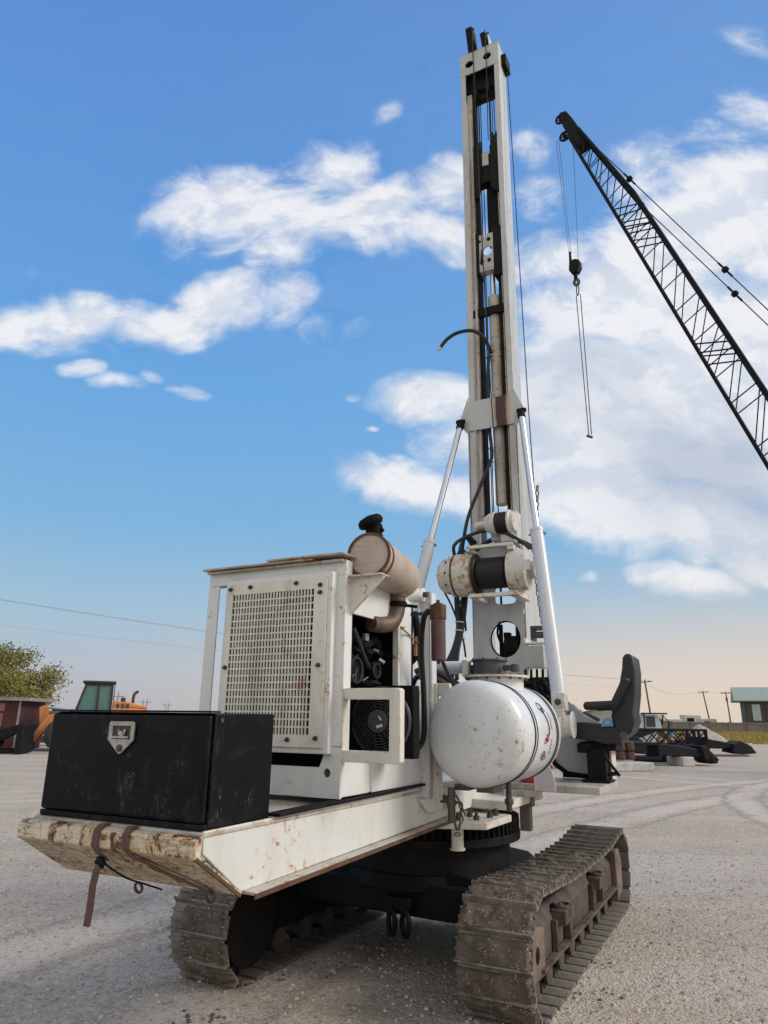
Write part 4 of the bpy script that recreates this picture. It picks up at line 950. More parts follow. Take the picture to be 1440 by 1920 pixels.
# decal on the tank side: a looping hand lettered mark with a small red block
def on_tank(d, ang, lift=0.0025): return (tcx + (tr + lift) * math.cos(ang), d, tcz + (tr + lift) * math.sin(ang))
b = MB()
for (ca, cd, ra, rd, turns, ph) in ((0.55, 4.46, 0.10, 0.045, 1.6, 0.0), (0.47, 4.49, 0.07, 0.035, 1.2, 1.0), (-0.43, 4.44, 0.09, 0.030, 1.7, 0.6), (-0.50, 4.48, 0.06, 0.030, 1.3, 2.0), (-0.15, 4.43, 0.06, 0.022, 1.4, 0.3)):
    b.tube([on_tank(cd + rd * math.sin(t * 1.0 + ph) + 0.004 * t, ca + ra * math.cos(t + ph) * (1 - t * 0.03)) for t in [turns * 2 * PI * i / 30 for i in range(31)]], 0.0017, 4)
b.tube([on_tank(4.47 + 0.06 * math.sin(i / 12.0 * 2.4), 0.5 - 0.55 * i / 12.0) for i in range(13)], 0.002, 4)
b.tube([on_tank(4.50 + 0.045 * math.sin(i / 12.0 * 2.4), 0.46 - 0.50 * i / 12.0) for i in range(13)], 0.002, 4)
for k in range(5): b.tube([on_tank(4.60 + 0.012 * (k % 2), 0.42 - 0.07 * k), on_tank(4.58 + 0.01 * (k % 3), 0.385 - 0.07 * k), on_tank(4.61, 0.365 - 0.07 * k)], 0.0017, 4)
for k in range(4): b.tube([on_tank(4.58, -0.12 - 0.08 * k), on_tank(4.60, -0.15 - 0.08 * k), on_tank(4.575, -0.18 - 0.08 * k)], 0.0017, 4)
P_(b, 'tank_lettering', 'stripe', tank)
b = MB()
vs_ = [on_tank(d, a, 0.002) for a in (-0.02, -0.07, -0.12, -0.17) for d in (4.47, 4.525)]
b.add(vs_, [(0, 1, 3, 2), (2, 3, 5, 4), (4, 5, 7, 6)]); P_(b, 'tank_emblem', 'red', tank)
b = MB(); b.box(-1.62, -1.53, 4.05, 4.20, 1.205, 1.235); b.box(-1.48, -1.38, 4.04, 4.2, 1.20, 1.235); b.cyl((-1.63, 4.03, 1.03), (-1.63, 4.03, 1.22), 0.022, n=12); b.bar((-1.60, 4.03, 1.18), (-1.55, 4.05, 1.07), 0.012, 0.012); b.cyl((-1.70, 4.03, 1.14), (-1.58, 4.03, 1.14), 0.008, n=8); b.cyl((-1.37, 4.3, 1.08), (-1.37, 4.3, 1.24), 0.018, n=10); b.cyl((-1.37, 4.3, 1.12), (-1.37, 4.3, 1.15), 0.03, n=6)
P_(b, 'drain_valve', 'bolt', tank, 0.003)
def chain(pts, name, parent, mat='bolt', s=0.022):
    mb = MB(); P = [Vector(p) for p in pts]; seg = []; 
    for i in range(len(P) - 1):
        n_ = max(1, int((P[i + 1] - P[i]).length / (s * 1.5)))
        for k in range(n_): seg.append(P[i].lerp(P[i + 1], k / n_))
    for i, p in enumerate(seg):
        d = (seg[min(i + 1, len(seg) - 1)] - seg[max(i - 1, 0)]).normalized(); a = d.orthogonal().normalized()
        if i % 2: a = d.cross(a)
        mb.torus(p, a, s * 0.62, s * 0.2, 10, 5, sc=(1.35, 0.8), up=d)
    P_(mb, name, mat, parent)
chain([(-1.62, 4.05, 1.18), (-1.62, 4.04, 1.05), (-1.60, 4.04, 0.97), (-1.575, 4.04, 1.05), (-1.58, 4.05, 1.16)], 'chain', tank)
# big hose behind cabinet
b = MB(); b.tube([(-2.1, 4.25, 1.90), (-1.95, 4.22, 2.0), (-1.92, 4.20, 2.15), (-1.95, 4.2, 2.28)], 0.03, 12, 6); P_(b, 'return_hose', 'rubber')

# ---- mast
MF, MK = 6.50, 6.79
b = MB()
b.box(-2.362, -2.298, MF, MF + 0.012, 3.3, 9.40); b.box(-2.362, -2.350, MF + 0.012, MK, 3.3, 9.40)
b.box(-2.350, -2.298, MK - 0.012, MK, 3.3, 9.40)
b.box(-1.926, -1.862, MF, MF + 0.012, 3.3, 9.40); b.box(-1.874, -1.862, MF + 0.012, MK, 3.3, 9.40); b.box(-1.926, -1.874, MK - 0.012, MK, 3.3, 9.40)
mast = P_(b, 'mast', 'white_mast', bevel=0.004)
b = MB()   # head box
b.plate([(-2.364, 9.40), (-1.86, 9.40), (-1.86, 9.73), (-2.364, 9.73)], [circ(-2.245, 9.56, 0.052, n=24), circ(-2.01, 9.575, 0.052, n=24)], 'y', MF - 0.004, MF + 0.01)
b.box(-2.364, -2.352, MF + 0.01, MK, 9.40, 9.73); b.box(-1.872, -1.86, MF + 0.01, MK, 9.40, 9.73); b.box(-2.352, -1.872, MK - 0.01, MK, 9.40, 9.73); b.box(-2.364, -1.86, MF - 0.004, MK, 9.732, 9.742)
hd = P_(b, 'mast_head', 'white_mast', mast, 0.004)
b = MB(); b.box(-2.352, -1.872, MF + 0.10, MF + 0.20, 9.2, 9.70); b.box(-2.298, -1.926, MF + 0.08, MF + 0.16, 9.02, 9.10)
for w in (-2.19, -2.03): b.cyl((w - 0.03, MF + 0.12, 9.12), (w + 0.03, MF + 0.12, 9.12), 0.10, n=20)
b.box(-1.86, -1.80, MF + 0.10, MK, 9.45, 9.62)
P_(b, 'head_sheave', 'gear_black', hd, 0.004)
b = MB()
b.bar((-2.215, 6.60, 9.742), (-2.225, 6.52, 10.12), 0.085, 0.16, up=(0, 1, 0)); b.cyl((-2.28, 6.5, 10.11), (-2.17, 6.5, 10.11), 0.018, n=8); b.cyl((-2.26, 6.56, 9.85), (-2.17, 6.56, 9.85), 0.07, n=16)
b.bar((-2.04, 6.62, 9.742), (-2.06, 6.56, 10.0), 0.07, 0.14, up=(0, 1, 0)); b.cyl((-2.10, 6.55, 10.0), (-1.99, 6.55, 10.0), 0.014, n=8)
P_(b, 'crown_sheave_block', 'gear_black', hd, 0.004)
b = MB(); b.bar((-1.99, 6.62, 9.742), (-2.0, 6.60, 9.98), 0.01, 0.14, up=(0, 1, 0)); P_(b, 'crown_plate', 'white_mast', hd, 0.002)
# inner rails (greasy)
b = MB(); b.box(-2.297, -2.232, MF + 0.03, MF + 0.09, 3.45, 9.1); b.cut(); b.box(-2.262, -2.236, MF + 0.012, MF + 0.03, 3.6, 8.6); b.cut(); b.box(-1.958, -1.944, MF + 0.05, MF + 0.12, 3.5, 8.4)
P_(b, 'inner_rail', 'white_dirty', mast, 0.002)
b = MB(); b.box(-2.231, -2.210, MF + 0.04, MF + 0.17, 3.5, 9.1); b.cut(); b.box(-2.03, -1.965, MF + 0.17, MF + 0.25, 3.6, 8.0); b.cut(); b.box(-1.992, -1.966, MF + 0.05, MF + 0.14, 3.65, 6.4); b.cut(); b.box(-1.94, -1.93, MF + 0.04, MF + 0.10, 3.6, 8.3); b.cut(); b.box(-2.115, -2.00, MF + 0.12, MF + 0.20, 6.9, 7.95)
P_(b, 'kelly_guide', 'gear_black', mast, 0.002)
b = MB(); b.lathe((-2.065, MF + 0.10, 3.72), (0, 0, 1), [(0, 0.02), (0, 0.062), (2.25, 0.062), (2.26, 0.07), (2.45, 0.07), (2.46, 0.03)], 28)
cy_ = P_(b, 'feed_cylinder', 'white_dirty', mast)
b = MB(); b.cyl((-2.075, MF + 0.10, 6.15), (-2.075, MF + 0.10, 6.55), 0.03, n=20); P_(b, 'feed_rod', 'chrome', cy_)
b = MB(); b.box(-2.295, -1.93, MF + 0.02, MF + 0.07, 5.92, 6.02); P_(b, 'cylinder_clamp', 'gear_black', cy_, 0.004)
b = MB()   # white sheave carriage
b.plate([(-2.20, 6.52), (-2.03, 6.52), (-2.03, 6.98), (-2.115, 6.98), (-2.125, 6.93), (-2.14, 6.98), (-2.20, 6.99)], [circ(-2.095, 6.75, 0.055, 0.06, 24)], 'y', MF + 0.02, MF + 0.035); b.box(-2.20, -2.19, MF + 0.035, MF + 0.15, 6.52, 6.98); b.box(-2.2, -2.03, MF + 0.02, MF + 0.12, 6.49, 6.518)
cg = P_(b, 'pulldown_carriage', 'white_dirty', mast, 0.003)
b = MB(); b.box(-2.232, -2.20, MF + 0.01, MF + 0.16, 6.45, 7.02); b.box(-2.03, -1.93, MF + 0.02, MF + 0.16, 6.40, 7.05); b.cyl((-2.19, MF + 0.015, 6.9), (-2.19, MF + 0.03, 6.9), 0.018, n=12); b.prism([(-2.19, 6.6), (-2.15, 6.56), (-2.17, 6.8)], 'y', MF + 0.012, MF + 0.019); b.cyl((-2.16, MF + 0.015, 6.62), (-2.16, MF + 0.03, 6.62), 0.02, n=12); b.cyl((-2.08, MF + 0.01, 6.62), (-2.08, MF + 0.03, 6.62), 0.022, n=12); b.cyl((-2.08, MF + 0.01, 6.9), (-2.08, MF + 0.03, 6.9), 0.022, n=12)
P_(b, 'carriage_slider', 'gear_black', cg, 0.003)
b = MB(); b.box(-2.295, -1.93, MF + 0.04, MF + 0.16, 7.72, 8.12); b.prism([(-2.232, 7.50), (-2.16, 7.56), (-2.13, 8.2), (-2.232, 8.28)], 'y', MF + 0.015, MF + 0.04); b.prism([(-2.03, 7.6), (-1.93, 7.5), (-1.93, 8.4), (-1.965, 8.34), (-2.03, 8.2)], 'y', MF + 0.015, MF + 0.04); b.cyl((-2.2, MF + 0.03, 7.5), (-2.2, MF + 0.03, 7.62), 0.03, n=10)
xh = P_(b, 'crosshead', 'gear_black', mast, 0.006)
b = MB(); b.box(-2.13, -2.05, MF + 0.028, MF + 0.04, 7.95, 8.15); P_(b, 'crosshead_plate', 'white_dirty', xh, 0.002)
# ropes in the mast
b = MB()
for (w, d, z0, z1, r_) in ((-2.172, 6.60, 8.2, 9.15, 0.009), (-2.155, 6.62, 8.2, 9.15, 0.006), (-2.205, 6.61, 8.2, 9.15, 0.006), (-2.03, 6.60, 8.2, 9.2, 0.013), (-2.0, 6.60, 8.2, 9.2, 0.006), (-1.975, 6.6, 8.2, 9.2, 0.006),
                       (-2.165, 6.58, 6.9, 7.7, 0.007), (-2.135, 6.58, 6.9, 7.75, 0.006), (-2.15, 6.585, 3.6, 6.5, 0.006), (-2.17, 6.60, 3.6, 6.5, 0.006), (-1.975, 6.58, 3.6, 7.7, 0.006), (-1.935, 6.56, 3.6, 7.7, 0.004)):
    b.cyl((w, d, z0), (w, d, z1), r_, n=6)
b.cyl((-2.01, 6.56, 8.30), (-2.01, 6.56, 8.42), 0.022, n=8); b.cyl((-2.165, 6.58, 8.22), (-2.165, 6.58, 8.36), 0.022, n=8)
P_(b, 'mast_rope', 'rope', mast)
b = MB(); b.tube([(-2.185, 6.47, 9.95), (-2.18, 6.47, 9.5), (-2.12, 6.44, 6.0), (-2.07, 6.42, 4.5), (-2.01, 6.30, 3.55), (-1.99, 6.20, 3.42)], 0.007, 6); b.tube([(-2.015, 6.47, 9.98), (-2.015, 6.48, 9.4), (-2.04, 6.52, 8.3)], 0.006, 6)
P_(b, 'winch_line', 'rope', mast)
b = MB(); b.cyl((-1.82, 6.72, 9.5), (-1.70, 6.45, 4.72), 0.006, n=6); b.cyl((-1.70, 6.45, 4.72), (-1.66, 6.4, 3.2), 0.006, n=6); P_(b, 'side_line', 'rope', mast)
# collar with ears
b = MB(); b.box(-2.375, -1.85, MF - 0.022, MF - 0.002, 4.545, 4.885); col = P_(b, 'mast_collar', 'collar', mast, 0.003)
b = MB(); b.prism([(-1.860, 4.95), (-1.860, 4.50), (-1.76, 4.62), (-1.755, 4.70)], 'y', MF - 0.02, MF - 0.005); b.box(-1.86, -1.855, MF - 0.02, MK, 4.545, 4.9); b.cut(); b.prism([(-2.364, 4.95), (-2.364, 4.50), (-2.45, 4.62), (-2.455, 4.70)], 'y', MF - 0.02, MF - 0.005)
P_(b, 'collar_ear', 'white_mast', col, 0.003)
b = MB()
for w in (-1.77, -2.435):
    b.box(w - 0.028, w + 0.028, MF - 0.09, MF - 0.03, 4.59, 4.67); b.cyl((w - 0.048, MF - 0.065, 4.65), (w + 0.048, MF - 0.065, 4.65), 0.024, n=14); b.cut()
P_(b, 'ram_pin', 'gear_black', col, 0.004)
# lower mast: holed front plate, flared right side
b = MB()
b.plate([(-2.40, 1.60), (-1.855, 1.60), (-1.862, 2.6), (-1.862, 3.3), (-2.362, 3.3), (-2.362, 2.6)],
        [circ(-2.055, 2.345, 0.155, 0.175, 40), circ(-2.035, 2.765, 0.105, 0.085, 28, 0.45), circ(-2.07, 3.05, 0.085, 0.07, 24, 0.5)], 'y', MF, MF + 0.016)
b.prism([(MF + 0.016, 1.6), (7.28, 1.6), (7.22, 2.2), (7.02, 3.0), (6.79, 4.4), (6.79, 4.6), (MF + 0.016, 4.6)], 'x', -1.8575, -1.8445)
b.prism([(MF + 0.016, 1.6), (7.28, 1.6), (7.22, 2.2), (7.02, 3.0), (6.79, 4.4), (6.79, 4.6), (MF + 0.016, 4.6)], 'x', -2.385, -2.372)
P_(b, 'mast_foot', 'white_mast', mast, 0.004)
b = MB(); b.torus((-2.055, MF + 0.06, 2.345), (0, 1, 0), 0.165, 0.010, 36, 6, sc=(0.96, 1.06), up=(1, 0, 0)); b.box(-2.2, -1.9, 6.62, 6.75, 2.12, 2.16); b.box(-1.99, -1.86, 6.64, 6.70, 2.15, 2.6); b.box(-2.12, -1.95, 6.60, 6.66, 2.14, 2.32); b.cyl((-2.13, 6.62, 2.2), (-2.13, 6.62, 2.5), 0.02, n=10); b.cyl((-2.08, 6.62, 2.29), (-1.93, 6.62, 2.29), 0.095, n=20); b.box(-2.14, -1.92, 6.58, 6.70, 2.17, 2.22); b.box(-2.10, -2.04, 6.60, 6.68, 2.36, 2.42); b.tube([(-2.12, 6.6, 2.3), (-2.16, 6.6, 2.42), (-2.13, 6.62, 2.56)], 0.012, 8, 4)
b.box(-1.97, -1.86, 6.64, 6.70, 2.65, 3.15); b.cyl((-2.13, 6.66, 2.6), (-2.13, 6.66, 3.3), 0.012, n=8)
P_(b, 'hoist_gear', 'gear_black', mast, 0.004)

# ---- main winch
wz, wd = 2.925, 6.17
b = MB(); b.lathe((-2.57, wd, wz), (1, 0, 0), [(0, 0.02), (0, 0.06), (0.012, 0.135), (0.05, 0.165), (0.11, 0.172), (0.13, 0.20), (0.16, 0.205), (0.168, 0.195), (0.18, 0.195), (0.19, 0.208), (0.30, 0.200), (0.345, 0.200), (0.36, 0.17)], 48)
wn_ = P_(b, 'main_winch', 'white_small')
b = MB(); b.lathe((-2.405, wd, wz), (1, 0, 0), [(0, 0.19), (0, 0.203), (0.012, 0.203), (0.012, 0.19)], 48, True); P_(b, 'gear_seam', 'rust', wn_)
b = MB(); b.lathe((-2.22, wd, wz), (1, 0, 0), [(0, 0.10), (0.02, 0.195), (0.03, 0.195), (0.045, 0.13)] + [(0.05 + 0.012 * k, 0.150 if k % 2 else 0.141) for k in range(23)] + [(0.33, 0.13), (0.345, 0.19), (0.355, 0.19)], 44)
P_(b, 'winch_drum', 'drum', wn_, angle=80)
b = MB(); b.lathe((-1.865, wd, wz), (1, 0, 0), [(0, 0.195), (0.03, 0.20), (0.09, 0.198), (0.16, 0.175), (0.175, 0.12), (0.18, 0.085), (0.215, 0.08), (0.22, 0.095), (0.24, 0.095), (0.245, 0.05)], 44)
P_(b, 'winch_motor', 'white_small', wn_)
b = MB()
for k in range(10): a = 2 * PI * k / 10; b.cyl((-2.465, wd + 0.185 * math.cos(a), wz + 0.185 * math.sin(a)), (-2.435, wd + 0.185 * math.cos(a), wz + 0.185 * math.sin(a)), 0.011, n=6)
for k in range(6): a = 2 * PI * k / 6; b.cyl((-2.575, wd + 0.1 * math.cos(a), wz + 0.1 * math.sin(a)), (-2.55, wd + 0.1 * math.cos(a), wz + 0.1 * math.sin(a)), 0.01, n=6)
P_(b, 'winch_bolt', 'rust', wn_)
b = MB(); b.box(-2.24, -1.80, wd - 0.16, wd - 0.11, wz + 0.215, wz + 0.245); b.box(-2.24, -1.78, wd - 0.12, wd - 0.07, wz - 0.24, wz - 0.205); b.box(-2.25, -2.215, wd - 0.16, 6.49, wz + 0.19, wz + 0.235); b.box(-1.85, -1.80, wd - 0.15, 6.49, wz + 0.18, wz + 0.23); b.box(-1.86, -1.78, wd - 0.10, 6.49, wz - 0.24, wz - 0.19); b.box(-2.25, -2.2, wd - 0.10, 6.49, wz - 0.24, wz - 0.205)
b.box(-1.74, -1.64, wd - 0.17, wd - 0.165, wz - 0.03, wz + 0.06)
P_(b, 'winch_frame', 'white_cream', wn_, 0.004)
b = MB()
b.tube([(-2.42, wd - 0.02, wz + 0.20), (-2.41, wd - 0.05, wz + 0.29), (-2.33, wd, wz + 0.37), (-2.15, wd + 0.05, wz + 0.43), (-1.95, wd + 0.05, wz + 0.40), (-1.76, wd, wz + 0.28), (-1.68, wd, wz + 0.20)], 0.017, 10, 6)
b.tube([(-2.30, 6.42, wz + 0.30), (-2.1, 6.38, wz + 0.38), (-1.9, 6.38, wz + 0.36), (-1.70, 6.3, wz + 0.25), (-1.65, 6.25, wz + 0.15)], 0.024, 10, 6)
b.tube([(-2.40, wd, wz + 0.21), (-2.36, wd + 0.05, wz + 0.26), (-2.25, wd + 0.1, wz + 0.20)], 0.012, 8, 5)
b.tube([(-2.57, wd - 0.02, wz + 0.02), (-2.56, wd, wz - 0.10), (-2.50, wd + 0.1, wz - 0.28), (-2.44, wd + 0.2, wz - 0.55), (-2.42, 6.4, wz - 0.75)], 0.010, 8, 6)
b.tube([(-2.40, wd, wz - 0.20), (-2.38, wd + 0.1, wz - 0.35), (-2.40, wd + 0.2, wz - 0.5)], 0.010, 8, 6)
P_(b, 'winch_hose', 'rubber', wn_)
# ---- small winch
wz2, wd2 = 3.42, 6.22
b = MB(); b.cyl((-2.22, wd2, wz2 - 0.01), (-2.10, wd2, wz2), 0.04, n=16); b.lathe((-2.12, wd2, wz2), (1, 0, 0), [(0, 0.04), (0.01, 0.075), (0.05, 0.10), (0.11, 0.115), (0.115, 0.09)], 32); b.lathe((-1.885, wd2, wz2), (1, 0, 0), [(0, 0.09), (0.002, 0.118), (0.02, 0.118), (0.03, 0.10), (0.06, 0.09), (0.06, 0.03)], 32); b.box(-2.10, -1.84, wd2 + 0.10, 6.49, wz2 - 0.14, wz2 + 0.14)
w2 = P_(b, 'small_winch', 'white_small', bevel=0.002)
b = MB(); b.lathe((-2.01, wd2, wz2), (1, 0, 0), [(0, 0.05)] + [(0.008 * k, 0.102 if k % 2 else 0.097) for k in range(17)] + [(0.13, 0.05)], 32); P_(b, 'winch_drum', 'drum', w2, angle=80)
b = MB(); b.box(-1.97, -1.84, wd2 - 0.005, 6.48, wz2 - 0.19, wz2 - 0.12); P_(b, 'winch_foot', 'white_mast', w2, 0.004)

# ---- rams
def ram(top, base, split, rb, rr):
    T, Bs = Vector(top), Vector(base); d = (T - Bs); Lg = d.length; d.normalize()
    m = MB(); m.lathe(Bs, d, [(0.02, 0.02), (0.02, rb), (Lg * split - 0.03, rb), (Lg * split - 0.03, rb * 1.06), (Lg * split, rb * 1.06), (Lg * split + 0.005, rr)], 28)
    o = P_(m, 'mast_ram', 'white_ram')
    m = MB(); m.cyl(Bs + d * Lg * split, T, rr, n=20); P_(m, 'ram_rod', 'chrome', o)
    m = MB(); m.torus(Bs + d * (Lg * split - 0.05) + Vector((rb, 0, 0)), d, 0.018, 0.005, 12, 6); m.cyl(Bs + d * (Lg * split - 0.05) - Vector((rb, 0, 0)), Bs + d * (Lg * split - 0.05) - Vector((rb + 0.02, 0, 0)), 0.008, n=8); P_(m, 'ram_port', 'bolt', o)
    m = MB(); m.cyl(T - d * 0.04, T + d * 0.02, rr * 1.35, n=14); P_(m, 'rod_eye', 'gear_black', o)
    m = MB(); m.box(Bs.x - 0.055, Bs.x + 0.055, Bs.y - 0.05, Bs.y + 0.05, Bs.z - 0.07, Bs.z + 0.07); m.cyl(Bs + Vector((0, -0.055, 0.0)), Bs + Vector((0, 0.055, 0.0)), 0.052, n=20); m.box(Bs.x - 0.04, Bs.x + 0.04, Bs.y - 0.06, Bs.y + 0.06, Bs.z - 0.13, Bs.z - 0.05)
    cl = P_(m, 'ram_clevis', 'white_cream', o, 0.006)
    m = MB(); m.cyl(Bs + Vector((0, -0.075, 0.0)), Bs + Vector((0, -0.05, 0.0)), 0.025, n=8); m.cyl(Bs + Vector((0.055, 0, -0.09)), Bs + Vector((0.085, 0, -0.09)), 0.022, n=8); P_(m, 'clevis_pin', 'bolt', cl)
ram((-1.77, 6.42, 4.60), (-1.36, 5.65, 1.74), 0.535, 0.060, 0.030)
ram((-2.435, 6.42, 4.60), (-2.87, 5.65, 1.74), 0.535, 0.060, 0.030)
b = MB(); b.cyl((-2.95, 5.67, 1.57), (-1.275, 5.67, 1.57), 0.085, n=32); bt = P_(b, 'cross_tube', 'white_cream', bevel=0.003)
b = MB(); b.cyl((-1.277, 5.67, 1.57), (-1.265, 5.67, 1.57), 0.10, n=32); b.cyl((-1.36, 5.67, 1.57), (-1.34, 5.67, 1.57), 0.10, n=32); P_(b, 'tube_cap', 'tank', bt, 0.002)
b = MB(); b.prism([(5.4, 1.2), (6.0, 1.2), (5.8, 1.6), (5.55, 1.6)], 'x', -1.75, -1.72); b.prism([(5.4, 1.2), (6.0, 1.2), (5.8, 1.6), (5.55, 1.6)], 'x', -2.75, -2.72); P_(b, 'tube_support', 'white_cream', bt)
# mast right side bits
b = MB(); b.box(-1.735, -1.565, 6.02, 6.16, 2.035, 2.225); cb = P_(b, 'control_box', 'greybox', bevel=0.004)
b = MB(); b.box(-1.74, -1.56, 6.05, 6.14, 2.24, 2.255); b.box(-1.76, -1.735, 6.1, 6.5, 1.70, 2.30); P_(b, 'box_bracket', 'white_cream', cb, 0.003)
b = MB(); b.box(-1.75, -1.62, 6.3, 6.45, 2.40, 2.43); b.box(-1.75, -1.73, 6.3, 6.45, 2.30, 2.42); b.cyl((-1.72, 6.34, 2.35), (-1.62, 6.34, 2.35), 0.03, n=12); P_(b, 'line_guide', 'gear_grey', cb, 0.002)
b = MB()
for k in range(5):
    w = -1.74 + 0.05 * k; b.box(w, w + 0.04, 5.92, 6.10, 1.80 + 0.02 * (k % 2), 1.95); b.cyl((w + 0.02, 5.90, 1.9), (w + 0.02, 5.84, 1.9), 0.014, n=8); b.cyl((w + 0.02, 5.98, 1.95), (w + 0.025, 5.97, 2.02), 0.012, n=8)
b.box(-1.76, -1.50, 5.90, 6.12, 1.62, 1.79)
random.seed(4)
for k in range(12):
    w = random.uniform(-1.78, -1.52); q = random.uniform(-.05, .05); b.tube([(w, 5.88, 1.90 + q), (w + q, 5.80, 1.86 + q), (w + 0.06 + q, 5.79, 1.74), (w - q, 5.84, 1.60 + q), (w + 0.05, 5.9, 1.52)], random.uniform(0.007, 0.014), 6, 4)
b.box(-1.74, -1.66, 5.84, 5.88, 1.72, 1.80); b.box(-1.60, -1.55, 5.82, 5.88, 1.84, 1.93)
P_(b, 'valve_bank', 'gear_black', bevel=0.003)
b = MB(); b.box(-1.80, -1.5, 5.95, 6.25, 1.62, 1.72); b.box(-1.56, -1.50, 5.9, 5.96, 1.62, 1.80); P_(b, 'valve_plate', 'gear_grey', bevel=0.004)
chain([(-1.69, 6.60, 3.85), (-1.70, 6.55, 3.5), (-1.73, 6.50, 3.05), (-1.70, 6.45, 2.75), (-1.64, 6.35, 2.42)], 'hanging_chain', mast, 'bolt', 0.034)
# hoses beside mast
b = MB()
for k in range(5):
    o = k * 0.016
    b.tube([(-2.30 - o * 0.5, 6.44 + o, 3.30 - 0.1 * k), (-2.38 - o * 0.3, 6.36 + o, 3.36), (-2.44 + o, 6.32, 3.15), (-2.47 + o, 6.30, 2.75), (-2.46 + o, 6.30, 2.4), (-2.52 + o * 1.5, 6.15, 2.1), (-2.62 + o * 3, 5.9, 1.92)] if k < 2 else
           [(-2.40 - o * 0.5, 6.40, 3.2), (-2.44 + o, 6.36, 2.9), (-2.47 + o, 6.32, 2.5), (-2.50 + o * 1.2, 6.2, 2.2), (-2.55 + o * 3, 6.0, 1.95)], 0.020, 8, 6)
b.tube([(-2.11, 6.55, 5.45), (-2.14, 6.44, 5.58), (-2.24, 6.36, 5.66), (-2.40, 6.32, 5.66), (-2.52, 6.30, 5.60), (-2.60, 6.28, 5.50)], 0.020, 10, 6)
b.tube([(-2.12, 6.55, 5.50), (-2.145, 6.53, 5.2), (-2.15, 6.53, 4.6), (-2.13, 6.53, 4.28), (-2.15, 6.47, 4.12), (-2.25, 6.42, 3.85), (-2.36, 6.38, 3.55), (-2.42, 6.36, 3.2), (-2.41, 6.36, 2.95)], 0.018, 10, 6)
P_(b, 'mast_hose', 'rubber', mast)
b = MB(); b.cyl((-2.62, 6.278, 5.475), (-2.595, 6.28, 5.51), 0.022, n=10)
for z in (2.35, 2.42, 2.5): b.torus((-2.44, 6.31, z), (0.1, 0, 1), 0.045, 0.006, 14, 5)
for z in (5.42, 4.95, 4.35, 4.22): b.torus((-2.11, MF + 0.09, z), (0, 0, 1), 0.068, 0.004, 18, 5)
P_(b, 'hose_clip', 'decal_white', mast)

# ---- operator platform and seat
b = MB(); b.box(-1.75, -1.055, 5.42, 6.18, 1.095, 1.145); b.box(-1.75, -1.5, 5.35, 5.42, 1.06, 1.10)
pf = P_(b, 'operator_platform', 'white_dirty', bevel=0.004)
b = MB(); b.box(-1.69, -1.61, 5.55, 5.62, 0.80, 1.09); b.box(-1.70, -1.59, 5.54, 5.63, 0.97, 1.09); P_(b, 'support_leg', 'wood_grey', pf, 0.004)
b = MB(); b.prism([(-1.52, 1.10), (-1.36, 1.10), (-1.36, 1.15), (-1.38, 1.24), (-1.43, 1.33), (-1.47, 1.35), (-1.52, 1.25)], 'y', 5.38, 5.395); P_(b, 'end_gusset', 'pink_white', pf, 0.003)
b = MB()
pr = [(-1.62, 1.86), (-1.46, 1.80), (-1.30, 1.66), (-1.20, 1.60), (-1.07, 1.56), (-1.07, 1.20), (-1.12, 1.175), (-1.22, 1.165), (-1.36, 1.165), (-1.46, 1.19), (-1.55, 1.26), (-1.62, 1.40)]
b.prism(pr, 'y', 6.20, 6.215); sh_ = P_(b, 'rotary_shield', 'shield', bevel=0.003)
b = MB(); b.tube([(-1.625, 6.19, 1.40), (-1.56, 6.19, 1.25), (-1.46, 6.19, 1.18), (-1.34, 6.19, 1.165), (-1.2, 6.19, 1.165)], 0.020, 8); b.box(-1.5, -1.1, 6.19, 6.3, 1.147, 1.18); P_(b, 'shield_rim', 'gear_black', sh_)
b = MB(); b.box(-1.12, -1.055, 6.10, 6.17, 1.146, 1.25); b.box(-1.07, -1.055, 5.98, 6.17, 1.146, 1.5); P_(b, 'corner_post', 'white_cream', pf, 0.003)
# seat: faces the mast (-w)
b = MB(); sd0, sd1 = 5.84, 6.24
b.prism([(-1.345, 1.47), (-1.345, 1.575), (-1.33, 1.59), (-1.22, 1.592), (-1.08, 1.575), (-1.0, 1.56), (-0.94, 1.50), (-0.955, 1.44), (-1.05, 1.425), (-1.20, 1.455)], 'y', sd0, sd1)
seat = P_(b, 'operator_seat', 'vinyl', bevel=0.022, seg=3)
b = MB(); b.prism([(-1.00, 1.52), (-1.015, 1.64), (-0.985, 1.75), (-0.935, 1.88), (-0.905, 2.00), (-0.893, 2.09), (-0.87, 2.118), (-0.835, 2.118), (-0.812, 2.09), (-0.805, 1.98), (-0.822, 1.80), (-0.848, 1.66), (-0.838, 1.60), (-0.875, 1.52), (-0.94, 1.47)], 'y', sd0 + 0.02, sd1 - 0.02)
P_(b, 'backrest', 'vinyl', seat, 0.028, seg=3)
for dd in (sd0 - 0.035, sd1 + 0.035):
    b = MB(); b.cyl((-1.19, dd, 1.715), (-0.98, dd, 1.725), 0.032, n=16); b.lathe((-1.19, dd, 1.715), (-1, 0, 0), [(0, 0.032), (0.012, 0.026), (0.02, 0.012)], 16)
    if dd < sd0: pass
    P_(b, 'armrest', 'vinyl', seat)
b = MB(); b.bar((-1.0, sd0 - 0.035, 1.68), (-0.862, sd0 - 0.035, 1.93), 0.045, 0.062, up=(1, 0, 0.5)); P_(b, 'folded_armrest', 'vinyl', seat, 0.02)
b = MB(); b.box(-1.28, -1.0, sd0 + 0.04, sd1 - 0.04, 1.38, 1.44); b.box(-1.22, -1.08, 5.84, 6.02, 1.146, 1.39); b.box(-1.26, -1.05, 5.80, 6.05, 1.1465, 1.165); b.box(-1.29, -1.18, sd0, sd0 + 0.1, 1.36, 1.43)
